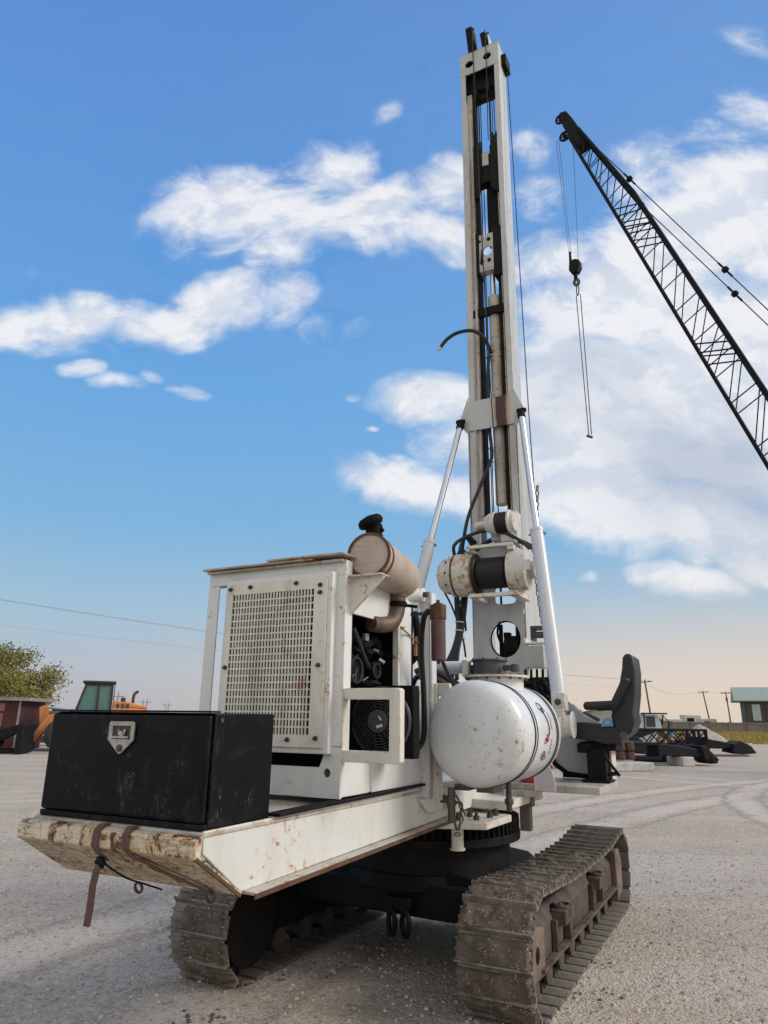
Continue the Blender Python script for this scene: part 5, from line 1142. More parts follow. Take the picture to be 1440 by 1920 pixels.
b.bar((-1.09, 5.84, 1.35), (-0.98, 5.84, 1.20), 0.03, 0.02); b.bar((-0.99, 5.84, 1.22), (-1.07, 5.84, 1.21), 0.03, 0.03)
P_(b, 'seat_pedestal', 'black_steel', seat, 0.004)
b = MB(); b.plate([(-1.085, 1.56), (-1.005, 1.565), (-1.0, 1.625), (-1.05, 1.625), (-1.08, 1.60)], [circ(-1.04, 1.593, 0.018, 0.014, 14)], 'y', sd0 - 0.03, sd0 - 0.01); P_(b, 'belt_buckle', 'blue', seat, 0.004)
b = MB(); b.cyl((-0.93, sd0 - 0.01, 1.50), (-0.93, sd0 + 0.02, 1.50), 0.028, n=18); P_(b, 'hinge_cover', 'gear_grey', seat)
b = MB(); b.tube([(-1.20, 6.28, 1.60), (-1.30, 6.28, 1.63), (-1.36, 6.28, 1.68)], 0.024, 10, 5); b.tube([(-1.36, 6.28, 1.68), (-1.40, 6.28, 1.72), (-1.44, 6.28, 1.735)], 0.018, 10, 4); b.lathe((-1.20, 6.28, 1.585), (-0.6, 0, 0.35), [(0.02 * k, 0.045 - 0.004 * (k % 2) - 0.002 * k) for k in range(8)], 14); b.box(-1.27, -1.13, 6.22, 6.34, 1.15, 1.58)
P_(b, 'control_lever', 'rubber', pf)
# loose red container on the platform
RO = (-1.58, 5.62, 1.146)
rc = thing('fuel_can', 'red plastic can with orange lid under the white tank', 'fuel can', rw(*RO), -AX)
b = MB(); b.lathe((-1.57, 5.62, 1.147), (0, 0, 1), [(0, 0.09), (0.0, 0.115), (0.12, 0.13), (0.122, 0.10)], 28); b.build('can_body', 'red', rc, RO)
b = MB(); b.lathe((-1.55, 5.62, 1.285), (-0.28, 0, 1), [(0, 0.05), (0.0, 0.155), (0.014, 0.16), (0.024, 0.14), (0.026, 0.05)], 32); b.build('can_lid', 'orange_red', rc, RO)

# ---- crumbs of mud by the tracks
random.seed(21); m = MB()
for (w, d, sz_) in ((-2.86, 4.3, 0.016), (-1.08, 4.95, 0.018), (-2.95, 3.5, 0.020), (-2.75, 3.3, 0.020), (-3.0, 3.35, 0.018), (-1.05, 4.35, 0.012), (-2.8, 4.6, 0.014), (-2.5, 3.6, 0.012), (-1.15, 5.6, 0.015)):
    c0 = rw(w, d)
    for k in range(11): stone(c0.x + random.gauss(0, .11), c0.y + random.gauss(0, .06), sz_ * random.uniform(.3, 1.1), 0, m)
tag(m.build('mud_crumbs', 'mud', flat=True), 'dark crumbs of mud fallen on the gravel beside the tracks', 'mud', kind='stuff')

# ------------------------------------------------------------------ crane
CR = (9.9, 30.0, 0.0)
crane = thing('lattice_crane', 'black lattice boom crane with hook block hanging in the sky', 'crane', CR, math.atan2(-.602, .799))
HB = (0, 0, 0)   # local frame: x from the tip towards the crane, y across the boom, z up
dirb = Vector((6.75, 0, -19.85)).normalized(); tip = Vector((0, 0, 31.3)) - dirb * 1.9; nrm = Vector((-dirb.z, 0, dirb.x)).normalized()   # nrm points up-right (back of boom)
if nrm.z < 0: nrm = -nrm
BL = 35.0
def cpt(t, side_, lat):
    """t metres from the tip, side_ 0 = belly, 1 = back"""
    hw_ = 0.42 + min(1.0, max(0, t / 7.7)) * 0.74 + max(0, t - 7.7) * 0.012
    lw = 0.30 + min(1.0, t / 9.5) * 0.34
    if t > 29: hw_ *= (BL - t) / 6 * 0.9 + 0.1
    c = tip + dirb * t
    return c + nrm * (hw_ * (1.0 if side_ else 0.0)) + Vector((0, lat * lw, 0))
off = (0, 0, 0)
for side_ in (0, 1):
    for lat in (-1, 1):
        m = MB(); m.tube([cpt(t, side_, lat) for t in (1.6, 7.7, 27, BL - 0.2)], 0.095 if side_ else 0.085, 8); m.build('boom_chord', 'crane_black', crane, off)
m = MB()
ts = [2.6, 3.6, 4.6, 6.1, 7.7, 9.0, 10.4, 12.6, 14.8, 16.6, 18.0, 20.0, 22.2, 24.4, 26.6, 28.8]
for i, t in enumerate(ts):
    for lat in (-1, 1):
        m.cyl(cpt(t, 0, lat), cpt(t - 0.30, 1, lat), 0.028, n=6)
        if i < len(ts) - 1:
            m.cyl(cpt(ts[i + 1] - 0.1, 0, lat), cpt(t - 0.2, 1, lat), 0.028, n=6)
            if t in (7.7, 9.0, 16.6): m.cyl(cpt(t + 0.1, 0, lat), cpt(ts[i + 1] - 0.5, 1, lat), 0.034, n=6); m.cyl(cpt(t + 0.6, 0, lat), cpt(ts[i + 1] - 0.1, 1, lat), 0.034, n=6)
    for s_ in (0, 1): m.cyl(cpt(t, s_, -1), cpt(t, s_, 1), 0.022, n=6)
m.build('boom_lacing', 'crane_black', crane, off)
m = MB()
m.prism([(p.x, p.z) for p in (cpt(2.7, 0, 0), cpt(2.7, 1, 0), cpt(0.6, 1, 0) + nrm * 0.12, cpt(-0.15, 1, 0) + nrm * 0.1, cpt(-0.35, 0, 0) + nrm * 0.2, cpt(0.6, 0, 0))], 'y', -0.28, 0.28)
hdc = m.build('boom_head', 'crane_black', crane, off, 0.03)
for (t, rr, o_) in ((-0.20, 0.27, 0.10), (1.05, 0.27, -0.16)):
    m = MB(); c = tip + dirb * t + nrm * o_
    m.torus(c, (0, 1, 0), rr, 0.06, 28, 8); m.cyl(c + Vector((0, -0.1, 0)), c + Vector((0, 0.1, 0)), 0.09, n=14)
    for k in range(6): a = k * PI / 3; m.bar(c, c + Vector((rr * math.cos(a), 0, rr * math.sin(a))), 0.05, 0.05, up=(0, 1, 0))
    m.build('boom_sheave', 'crane_black', hdc, off)
hb = Vector((-0.42, 0.0, 23.75))
m = MB()
for (x, x1) in ((-0.24, -0.92), (-0.14, -0.78), (0.20, 0.02)): m.cyl((x1, 0, 32.0), (hb.x + x, 0, hb.z + 0.4), 0.012, n=5); m.cut()
m.build('hoist_rope', 'rope', crane, off)
m = MB(); m.prism([(hb.x - 0.27, hb.z - 0.18), (hb.x - 0.23, hb.z + 0.28), (hb.x + 0.04, hb.z + 0.38), (hb.x + 0.29, hb.z + 0.24), (hb.x + 0.30, hb.z - 0.13), (hb.x + 0.13, hb.z - 0.40), (hb.x - 0.15, hb.z - 0.38)], 'y', -0.2, 0.2)
m.cyl((hb.x - 0.22, 0, hb.z + 0.3), (hb.x - 0.2, 0, hb.z + 1.0), 0.07, n=8); m.cyl((hb.x, 0, hb.z - 0.4), (hb.x, 0, hb.z - 0.75), 0.10, n=10)
hk = m.build('hook_block', 'crane_black', crane, off, 0.03)
m = MB(); m.torus((hb.x + 0.02, 0, hb.z - 0.9), (0.5, 1, 0), 0.16, 0.07, 18, 8, sc=(0.7, 1.2), up=(1, 0, 0)); m.torus((hb.x + 0.05, 0, hb.z - 1.35), (0.8, 0.6, 0), 0.20, 0.03, 20, 6, sc=(1, 1.5), up=(0.6, -0.8, 0)); m.build('hook', 'bolt', hk, off)
m = MB()
for x in (-0.10, 0.12): m.cyl((hb.x + 0.05 + x, 0, hb.z - 1.65), (hb.x + 0.1 + x * 0.6, 0, 14.5), 0.024, n=6); m.cut()
m.cyl((hb.x - 0.05, 0, 14.5), (hb.x + 0.2, 0, 14.35), 0.06, n=8)
m.build('sling_chain', 'gear_grey', crane, off)
# pendants from the tip back over the crane
for (y, a, e, lk) in ((-0.2, (0.95, 30.75), (12.3, 9.35), (2.73, 6.31)), (0.2, (2.94, 26.17), (12.3, 8.77), (3.05, 6.49))):
    a = Vector((a[0], y, a[1])); e = Vector((e[0], y, e[1]))
    m = MB(); m.tube([a, e], 0.024, 6); m.build('boom_pendant', 'rope', crane, off)
    d_ = (e - a).normalized()
    for xk in lk:
        m = MB(); c = a.lerp(e, (xk - a.x) / (e.x - a.x)); m.cyl(c - d_ * 0.5, c + d_ * 0.5, 0.045, n=8); m.lathe(c - d_ * 0.13, d_, [(0, 0.05), (0.06, 0.15), (0.20, 0.15), (0.26, 0.05)], 10); m.build('pendant_link', 'crane_black', crane, off)
m = MB(); m.box(11.0, 17.0, -1.6, 1.6, 1.2, 3.3); m.box(10.5, 16.6, -2.4, -1.6, 0.02, 1.0); m.box(10.5, 16.6, 1.6, 2.4, 0.02, 1.0); m.bar((14.5, 0, 3.3), (12.3, 0, 9.2), 0.3, 0.3); m.box(12, 15.5, -1, 1, 0.8, 1.25)
m.build('crane_house', 'crane_black', crane, off, 0.05)

# ------------------------------------------------------------------ left background
def far_tree(name, x, y, h, rad, label, group=None, mat='leaf', leafs=2600, seed=1):
    random.seed(seed)
    t = thing(name, label, 'tree', (x, y, 0), 0, group)
    m = MB(); m.tube([(0, 0, 0), (0.15, 0, h * 0.2), (0.0, 0, h * 0.42)], 0.16 * h / 6, 8, 3)
    clumps = []
    for k in range(12):
        a = k * 2.4; e = random.uniform(0.25, 1.0); zt = h * random.uniform(0.45, 0.9); rr = rad * e
        end = (rr * math.cos(a), rr * math.sin(a), zt)
        m.tube([(0, 0, h * random.uniform(0.15, 0.4)), (end[0] * 0.45, end[1] * 0.45, zt * 0.7), end], 0.05 * h / 6, 6, 3); clumps.append(end)
        for q in range(3):
            e2 = (end[0] + random.uniform(-1, 1) * rad * 0.4, end[1] + random.uniform(-1, 1) * rad * 0.4, end[2] + random.uniform(-0.12, 0.16) * h)
            m.tube([end, e2], 0.022 * h / 6, 5); clumps.append(e2)
    for q in range(10):
        a = random.uniform(0, 6.28); z = h * random.uniform(0.75, 0.98); r0 = rad * random.uniform(0.3, 0.9)
        m.tube([(r0 * 0.7 * math.cos(a), r0 * 0.7 * math.sin(a), z - 0.16 * h), (r0 * math.cos(a), r0 * math.sin(a), z)], 0.010 * h / 6, 4)
    m.build('trunk', 'bark', t)
    m = MB()
    for i in range(leafs):
        c = random.choice(clumps); s = random.gauss(0, 1), random.gauss(0, 1), random.gauss(0, 1)
        p = Vector((c[0] + s[0] * rad * 0.17, c[1] + s[1] * rad * 0.17, c[2] + s[2] * h * 0.06))
        if p.z < h * 0.08: continue
        u = Vector((random.gauss(0, 1), random.gauss(0, 1), random.gauss(0, 1))).normalized(); v = u.orthogonal().normalized(); sz_ = random.uniform(0.06, 0.13) * h / 6
        m.add([p - u * sz_, p + v * sz_ * 0.6, p + u * sz_, p - v * sz_ * 0.6], [(0, 1, 2, 3)])
    m.build('crown', mat, t, flat=True)
    return t
far_tree('autumn_tree', -25.9, 48, 5.6, 3.2, 'yellow green autumn tree with bare twigs behind the red shed', leafs=15000, seed=3)
far_tree('autumn_tree', -30.5, 52, 6.2, 3.2, 'yellowing tree further left at the frame edge', leafs=6000, seed=5)
far_tree('bush', -24.0, 46, 2.2, 1.8, 'low dark green bush beneath the autumn tree', mat='leaf_dark', leafs=1800, seed=8)

# loader
random.seed(11)
ld = thing('wheel_loader', 'orange wheel loader with green tinted cab parked behind the toolbox', 'wheel loader', (-13.4, 34.2, 0), R(200))
# local: x forward
m = MB(); m.box(-2.2, -0.5, -0.75, 0.75, 1.0, 1.9); m.prism([(-2.2, 1.9), (-0.6, 1.95), (-0.6, 2.2), (-1.3, 2.2), (-2.05, 2.0)], 'y', -0.7, 0.7); m.build('hood', 'loader_orange', ld, bevel=0.05)
m = MB(); m.box(-0.6, 1.9, -0.45, 0.45, 0.6, 1.3); m.build('frame', 'dark_trim', ld, bevel=0.03)
m = MB()
for k in range(3): m.box(-0.9 - 0.22 * k, -0.76 - 0.22 * k, 0.702, 0.712, 1.9, 2.1); m.box(-0.9 - 0.22 * k, -0.76 - 0.22 * k, -0.712, -0.702, 1.9, 2.1)
m.build('grille', 'rust', ld)
m = MB(); m.prism([(-0.55, 1.5), (0.75, 1.5), (0.95, 1.9), (0.62, 3.0), (-0.50, 3.0)], 'y', -0.72, 0.72)
cabm = m.build('cab', 'glass', ld, bevel=0.03)
m = MB(); m.box(-0.65, 0.80, -0.85, 0.85, 3.0, 3.12)
m.build('cab_roof', 'dark_trim', cabm, bevel=0.04)
m = MB()
for s_ in (-0.73, 0.73):
    for a, e in (((-0.52, 1.5), (-0.50, 3.0)), ((0.05, 1.5), (0.1, 3.0)), ((0.93, 1.85), (0.62, 3.0)), ((0.75, 1.5), (0.93, 1.9))): m.bar((a[0], s_, a[1]), (e[0], s_, e[1]), 0.10, 0.10, up=(0, 1, 0))
    m.bar((-0.55, s_, 1.55), (0.8, s_, 1.55), 0.08, 0.25, up=(0, 0, 1)); m.bar((-0.5, s_, 2.95), (0.65, s_, 2.95), 0.08, 0.1)
for a in ((0.66, 2.95), (0.93, 1.88), (-0.52, 1.7), (-0.5, 2.95)): m.box(a[0] - 0.04, a[0] + 0.04, -0.72, 0.72, a[1] - 0.05, a[1] + 0.05)
m.bar((-0.53, 0, 1.5), (-0.5, 0, 3.0), 0.08, 0.08); m.box(-0.25, 0.05, -0.25, 0.25, 1.6, 2.2); m.box(-0.1, 0.5, -0.7, -0.6, 1.5, 2.0)
m.build('cab_frame', 'dark_trim', cabm, bevel=0.01)
m = MB(); m.tube([(-1.5, 0.3, 2.05), (-1.5, 0.3, 2.45), (-1.56, 0.3, 2.6), (-1.7, 0.3, 2.7)], 0.07, 10, 4); m.cyl((-1.05, 0.1, 2.15), (-1.05, 0.1, 2.4), 0.11, n=12); m.build('exhaust_stack', 'rust', ld)
for x in (-1.5, 1.4):
    for s_ in (-1, 1):
        m = MB(); m.lathe((x, s_ * 0.68, 0.72), (0, s_, 0), [(0, 0.35), (0, 0.62), (0.06, 0.71), (0.36, 0.71), (0.42, 0.62), (0.42, 0.35)], 28)
        for k in range(22): a = 2 * PI * k / 22; m.bar((x + 0.70 * math.cos(a), s_ * 0.70, 0.72 + 0.70 * math.sin(a)), (x + 0.70 * math.cos(a + 0.12), s_ * 1.08, 0.72 + 0.70 * math.sin(a + 0.12)), 0.05, 0.06)
        wh = m.build('wheel', 'tyre', ld)
        m = MB(); m.lathe((x, s_ * 0.80, 0.72), (0, s_, 0), [(0, 0.05), (0, 0.36), (0.2, 0.36), (0.21, 0.30), (0.12, 0.1), (0.25, 0.08)], 24); m.build('rim', 'loader_orange', wh)
for s_ in (-0.42, 0.42):
    m = MB(); m.prism([(0.9, 1.35), (1.3, 1.75), (2.1, 1.55), (2.75, 0.55), (2.5, 0.4), (1.9, 1.15), (1.0, 1.1)], 'y', s_ - 0.06, s_ + 0.06); m.build('lift_arm', 'loader_orange', ld, bevel=0.03)
m = MB(); m.prism([(2.05, 1.1), (2.45, 1.15), (2.55, 1.9), (2.3, 2.0), (2.15, 1.9)], 'y', -0.12, 0.12); m.build('bell_crank', 'loader_orange', ld, bevel=0.03)
m = MB(); m.cyl((1.0, 0, 1.75), (2.3, 0, 1.9), 0.05, n=10); m.cyl((0.4, 0, 1.6), (1.2, 0, 1.78), 0.08, n=10); m.build('tilt_cylinder', 'zinc', ld)
m = MB(); m.cyl((0.85, 0.85, 2.1), (1.1, 1.0, 1.5), 0.02, n=6); m.cut(); m.cyl((-0.6, -0.85, 3.0), (-0.62, -0.95, 1.7), 0.02, n=6); m.build('handrail', 'dark_trim', ld)
# fork / bucket frame attached in front
m = MB(); m.box(2.6, 2.75, -1.1, 1.1, 0.05, 1.15); m.box(2.75, 3.7, -1.0, -0.85, 0.05, 0.12); m.box(2.75, 3.7, 0.85, 1.0, 0.05, 0.12); m.build('fork_frame', 'yard_black', ld, bevel=0.02)

# digger attachments in front of the shed
at = thing('bucket_attachment', 'dusty dark grapple attachment lying in front of the red shed', 'attachment', (-15.8, 30.5, 0), R(10))
m = MB(); m.prism([(-1.6, 0.5), (-0.4, 0.9), (0.9, 1.25), (1.0, 1.05), (0.0, 0.5), (-1.6, 0.2)], 'y', -0.15, 0.15); m.prism([(-2.2, 1.2), (-1.2, 1.35), (-0.9, 1.0), (-1.9, 0.7)], 'y', -0.3, 0.3); m.build('arm', 'yard_black', at, bevel=0.03)
m = MB(); m.box(0.75, 1.0, -0.8, 0.8, 0.03, 1.2); m.box(-1.8, 0.9, -0.5, -0.4, 0.03, 0.2); m.box(-1.8, 0.9, 0.4, 0.5, 0.03, 0.2); m.cyl((-0.3, -0.5, 0.45), (-0.3, 0.5, 0.45), 0.25, n=14); m.box(-1.2, -0.9, -0.6, 0.6, 0.03, 0.7); m.build('frame', 'yard_black', at, bevel=0.02)
# shed
sd_ = thing('red_shed', 'small dark red shed with grey flat roof at left edge', 'shed', (-18.15, 33.2, 0), R(4))
m = MB(); m.box(-1.8, 1.6, -0.2, 2.6, 0.0, 2.15); m.build('wall', 'shed_red', sd_)
m = MB(); m.prism([(-2.0, 2.2), (2.05, 2.16), (2.05, 2.30), (-2.0, 2.36)], 'y', -0.5, 2.8); m.build('roof', 'roof_grey', sd_)
m = MB()
for (x0, x1, z0, z1) in ((-0.6, 0.15, 1.75, 2.05), (0.25, 0.9, 1.72, 2.05), (-0.5, 0.12, 1.1, 1.65), (0.28, 0.85, 1.05, 1.6)): m.box(x0, x1, -0.215, -0.2, z0, z1)
m.build('door_panel', 'shed_pink', sd_)
m = MB(); m.box(0.18, 0.23, -0.23, -0.2, 0.8, 2.15); m.cut(); m.box(1.5, 1.6, -0.22, -0.2, 0, 2.15); m.build('trim', 'roof_grey', sd_)
# rail stack behind the loader
rk = thing('timber_stack', 'long stack of dark timbers behind the orange loader', 'timber stack', (-17.5, 38.5, 0), R(-3))
for k in range(4): m = MB(); m.box(-3.5, 6, 0, 0.5, 0.15 + k * 0.42, 0.50 + k * 0.42); m.build('timber', 'wood_grey' if k % 2 else 'pole', rk, bevel=0.02)
m = MB(); m.box(-3.3, -3.0, 0.05, 0.45, 0, 0.16); m.cut(); m.box(5.2, 5.5, 0.05, 0.45, 0, 0.16); m.build('bearer', 'pole', rk)
# pylons
def pylon(x, y, h, label):
    t = thing('power_pylon', label, 'pylon', (x, y, 0), 0, 'distant power pylons')
    m = MB()
    for s_ in (-1, 1): m.bar((s_ * h * 0.13, 0, 0), (s_ * h * 0.12, 0, h), 0.35, 0.35, up=(0, 1, 0))
    m.bar((-h * 0.13, 0, h * 0.25), (h * 0.12, 0, h * 0.8), 0.2, 0.2, up=(0, 1, 0)); m.bar((h * 0.13, 0, h * 0.25), (-h * 0.12, 0, h * 0.8), 0.2, 0.2, up=(0, 1, 0))
    m.build('pole', 'pole', t)
    m = MB(); m.bar((-h * 0.36, 0, h * 0.82), (h * 0.36, 0, h * 0.82), 0.3, 0.4); m.build('crossarm', 'pole', t)
pylon(-178, 480, 16.5, 'tallest of the distant power pylons, twin legged with crossarm')
pylon(-230, 700, 17, 'middle distant power pylon right of the loader')
pylon(-262, 880, 17, 'farthest faint power pylon by the white cabinet post')
# ------------------------------------------------------------------ right background
# fence
fn = thing('board_fence', 'long weathered grey board fence across the back of the yard', 'fence', (30, 96, 0), 0)
m = MB()
x = -14.0
while x < 46:
    m.box(x, x + 0.26, -0.02, 0.02, 0.03, 1.66 + random.uniform(-0.02, 0.02)); x += 0.28
m.build('boards', 'wood_grey', fn, flat=True)
m = MB(); m.box(-14, 46, -0.06, -0.021, 1.48, 1.62); m.box(-14, 46, -0.06, -0.021, 0.5, 0.6); m.build('rail', 'wood_grey', fn)
m = MB()
for k in range(24): m.box(-14 + k * 2.5, -13.86 + k * 2.5, -0.12, -0.062, 0, 1.75)
o = m.build('post_row', 'wood_grey', fn)
# grass strip (stuff)
random.seed(5)
m = MB()
for i in range(26000):
    yy = random.uniform(58, 95); xlo = 15.5 + (yy - 58) * 0.16 if yy < 75 else 14
    x = random.uniform(xlo, 62)
    if random.random() < 0.35 and (x - xlo) < 2: continue
    h = random.uniform(0.2, 0.75) * (1.0 if yy > 63 else 0.6); a = random.uniform(0, PI); wd_ = 0.08; lx, ly = random.uniform(-.12, .12), random.uniform(-.1, .1)
    m.add([(x - wd_ * math.cos(a), yy - wd_ * math.sin(a), 0), (x + wd_ * math.cos(a), yy + wd_ * math.sin(a), 0), (x + lx, yy + ly, h)], [(0, 1, 2)])
tag(m.build('dry_grass', 'grass', flat=True), 'strip of yellow dry grass before the board fence', 'grass', kind='stuff')
m = MB(); m.add([(14, 62, 0.005), (22, 58, 0.005), (70, 58, 0.005), (70, 118, 0.005), (14, 118, 0.005)], [(0, 1, 2, 3, 4)]); tag(m.build('grass_verge', 'grass', flat=True), kind='structure', label='grassy verge')
# dark building
bd = thing('brown_building', 'dark brown building with pale teal metal roof behind the fence', 'building', (56.6, 112, 0), R(-24))
m = MB(); m.box(0, 26, 0, 14, 0, 5.1); m.build('wall', 'wall_dark', bd)
m = MB(); m.prism([(-0.7, 5.0), (14.7, 5.0), (7.0, 7.3)], 'x', -1.4, 27.0)
rf = m.build('roof', 'roof_teal', bd)
m = MB(); m.box(-1.5, 27, -0.82, -0.70, 4.88, 5.12); m.build('gutter', 'trim_pale', rf)
m = MB(); m.box(1.0, 2.1, -0.06, 0.0, 2.0, 4.4); wf = m.build('window', 'trim_pale', bd)
m = MB(); m.box(1.15, 1.95, -0.08, -0.062, 2.15, 4.25); m.build('pane', 'cab_pale', wf)
m = MB()
for k in range(6): m.box(1.12, 1.98, -0.10, -0.081, 2.35 + k * 0.32, 2.42 + k * 0.32); m.cut()
m.build('louvre', 'trim_pale', wf)
m = MB(); m.box(2.7, 26, -0.05, -0.0, 3.55, 3.65); m.box(2.7, 2.8, -0.05, 0.0, 0, 5.0); m.box(-0.02, 0.15, -0.05, 0.0, 0, 5.0); m.build('wall_trim', 'dark_trim', bd)
# pale shed
ps = thing('pale_shed', 'pale corrugated metal shed behind the operator seat', 'shed', (26.0, 94, 0), R(-14))
m = MB(); m.prism([(0, 0), (7.0, 0), (7.0, 2.6), (3.5, 3.5), (0, 2.6)], 'y', 0, 9)
for k in range(24): m.box(0.1 + k * 0.29, 0.2 + k * 0.29, -0.04, 0.0, 0, 2.55)
m.build('wall', 'wall_pale', ps)
m = MB()
m.prism([(-0.3, 2.48), (3.5, 3.50), (7.6, 2.42), (7.6, 2.54), (3.5, 3.64), (-0.3, 2.60)], 'y', -0.4, 9.4); m.build('roof', 'roof_grey', ps)
# small excavator cab
ec = thing('parked_excavator', 'small parked machine with pale blue cab left of the gravel pile', 'excavator', (19.6, 54, 0), R(10))
m = MB(); m.prism([(-1.0, 1.0), (0.9, 1.0), (1.1, 1.2), (0.8, 2.15), (-0.9, 2.15)], 'y', -0.6, 0.6); cbx = m.build('cab', 'cab_pale', ec, bevel=0.04)
m = MB(); m.box(-0.15, 0.55, -0.63, -0.60, 1.25, 2.0); m.box(-0.35, -0.25, -0.64, -0.6, 1.0, 2.2); m.build('window', 'dark_trim', cbx)
m = MB(); m.box(-1.6, 1.2, -0.7, 0.7, 0.55, 0.98); m.box(-1.6, 1.6, -0.9, -0.5, 0.03, 0.5); m.box(-1.6, 1.6, 0.5, 0.9, 0.03, 0.5); m.box(-0.6, 1.5, -0.85, -0.65, 2.15, 2.25); m.build('body', 'yard_black', ec, bevel=0.04)
m = MB(); m.tube([(1.2, -0.2, 0.9), (1.5, -0.2, 2.1), (1.9, -0.2, 1.6), (1.8, -0.2, 0.9)], 0.06, 8); m.build('arm', 'yard_black', ec)
# gravel pile
from mathutils import noise as mnoise
gp = MB(); nn = 60; vs_ = []
for j in range(nn + 1):
    for i in range(nn + 1):
        x = -3.4 + 6.8 * i / nn; y = -2.6 + 5.2 * j / nn
        h1 = 1.55 - math.hypot(x * 0.62 - 0.55, y * 0.75) * 1.05; h2 = 0.95 - math.hypot(x * 0.5 + 1.1, y * 0.7) * 0.8
        h = max(h1, h2, -0.05) + mnoise.fractal(Vector((x * 1.5, y * 1.5, 0)), 0.8, 2, 5) * 0.08
        if max(h1, h2) < -0.04: h = -0.05
        vs_.append((x, y, h))
gp.add(vs_, [(j * (nn + 1) + i, j * (nn + 1) + i + 1, (j + 1) * (nn + 1) + i + 1, (j + 1) * (nn + 1) + i) for j in range(nn) for i in range(nn)])
o = gp.build('gravel_pile', 'pile', angle=80); o.location = (21.3, 50.5, 0); tag(o, 'tan heap of crushed gravel in front of the board fence', 'gravel pile')
# yard attachments row
def lattice(name, label, loc, rz, Lg, h, w_, supports=True, group=None):
    t = thing(name, label, 'boom section', loc, rz, group)
    z0 = 0.45
    for zz in (z0, z0 + h):
        for yy in (-w_ / 2, w_ / 2):
            m = MB(); m.cyl((0, yy, zz), (Lg, yy, zz), 0.055, n=8); m.build('chord', 'crane_black', t)
    m = MB(); n_ = int(Lg / 0.75)
    for k in range(n_):
        xa, xb = Lg * k / n_, Lg * (k + 1) / n_
        for yy in (-w_ / 2, w_ / 2): m.cyl((xa, yy, z0 if k % 2 else z0 + h), (xb, yy, z0 + h if k % 2 else z0), 0.032, n=6)
        for zz in (z0, z0 + h): m.cyl((xa, -w_ / 2, zz), (xb, w_ / 2, zz), 0.025, n=6)
    for xx in (0, Lg):
        for yy in (-w_ / 2, w_ / 2): m.box(xx - 0.06, xx + 0.06, yy - 0.05, yy + 0.05, z0 - 0.05, z0 + h + 0.05)
    m.build('lacing', 'crane_black', t)
    m = MB()
    for xx in (0.5, Lg - 0.8): m.box(xx, xx + 0.3, -w_ * 0.7, w_ * 0.7, 0.0, z0 - 0.06); m.cut()
    m.build('bearer', 'concrete', t, bevel=0.02)
lattice('boom_section', 'black lattice boom section lying on blocks behind the seat', (9.6, 32.5, 0), R(6), 4.9, 0.82, 1.0)
lattice('boom_section', 'farther black lattice boom section before the gravel pile', (13.0, 39.0, 0), R(12), 4.2, 0.75, 1.0)
st1 = thing('steel_boom_arm', 'dark blue black tapered steel arm with round end lug on the gravel', 'boom arm', (8.6, 27.6, 0), R(14))
m = MB(); m.prism([(0, 0.5), (0.0, 0.86), (1.2, 0.90), (3.0, 0.72), (3.9, 0.58), (4.1, 0.48), (4.1, 0.34), (3.6, 0.32), (1.5, 0.42)], 'y', -0.3, 0.3); m.build('arm', 'yard_black', st1, bevel=0.03)
m = MB(); m.prism([(3.75, 0.74), (3.95, 0.74), (4.5, 0.25), (4.4, 0.10), (4.1, 0.08), (3.85, 0.28)], 'y', -0.4, 0.4); m.cyl((4.25, -0.45, 0.26), (4.25, 0.45, 0.26), 0.14, n=18); m.build('end_lug', 'yard_black', st1, bevel=0.03)
m = MB(); m.box(0.3, 0.7, -0.5, 0.5, 0.0, 0.5); m.cut(); m.box(2.8, 3.3, -0.5, 0.5, 0.0, 0.34); m.build('bearer', 'concrete', st1, bevel=0.03)
st2 = thing('steel_boom_arm', 'farthest dark steel arm with bucket end on a white slab', 'boom arm', (16.4, 37.8, 0), R(8))
m = MB(); m.prism([(-1.5, 0.35), (-1.5, 0.62), (0.4, 0.80), (1.9, 0.58), (2.2, 0.36), (1.0, 0.32)], 'y', -0.3, 0.3); m.build('arm', 'yard_black', st2, bevel=0.03)
m = MB(); m.prism([(1.6, 0.15), (1.75, 0.55), (2.15, 0.72), (2.7, 0.45), (2.95, 0.12), (2.2, 0.05)], 'y', -0.5, 0.5); m.build('bucket', 'yard_black', st2, bevel=0.03)
m = MB(); m.box(2.62, 2.82, -0.4, 0.4, 0.40, 0.60); m.build('tooth_guard', 'white_far', st2, bevel=0.02)
sl1 = thing('concrete_slab', 'long pale concrete slab under the farthest dark arm', 'slab', (14.8, 36.4, 0), R(12))
m = MB(); m.box(-1.4, 1.5, -0.5, 0.5, 0, 0.30); m.box(-0.8, 0.0, -0.4, 0.4, 0.302, 0.42); m.build('slab', 'concrete', sl1, bevel=0.03)
m = MB(); m.box(-1.4, 3.5, -0.62, -0.51, 0, 0.07); m.build('plank', 'pole', sl1)
sl2 = thing('concrete_slab', 'nearest pale slab on the gravel right of the operator seat', 'slab', (8.3, 25.0, 0), R(22))
m = MB(); m.box(-1.6, 0.9, -0.4, 0.4, 0.0, 0.28); m.build('slab', 'concrete', sl2, bevel=0.04)
lg = thing('log_grapple', 'dark steel box frame with two rusty round drums beside the seat', 'attachment', (7.9, 26.0, 0), R(10))
m = MB(); m.box(-1.8, 2.0, -0.4, 0.4, 0.32, 0.42); m.box(-1.8, 2.0, -0.4, 0.4, 0.80, 0.90)
for xx in (-1.7, -0.9, 0.0, 0.9, 1.9): m.box(xx, xx + 0.08, -0.4, 0.4, 0.421, 0.799)
m.build('frame', 'yard_black', lg, bevel=0.01)
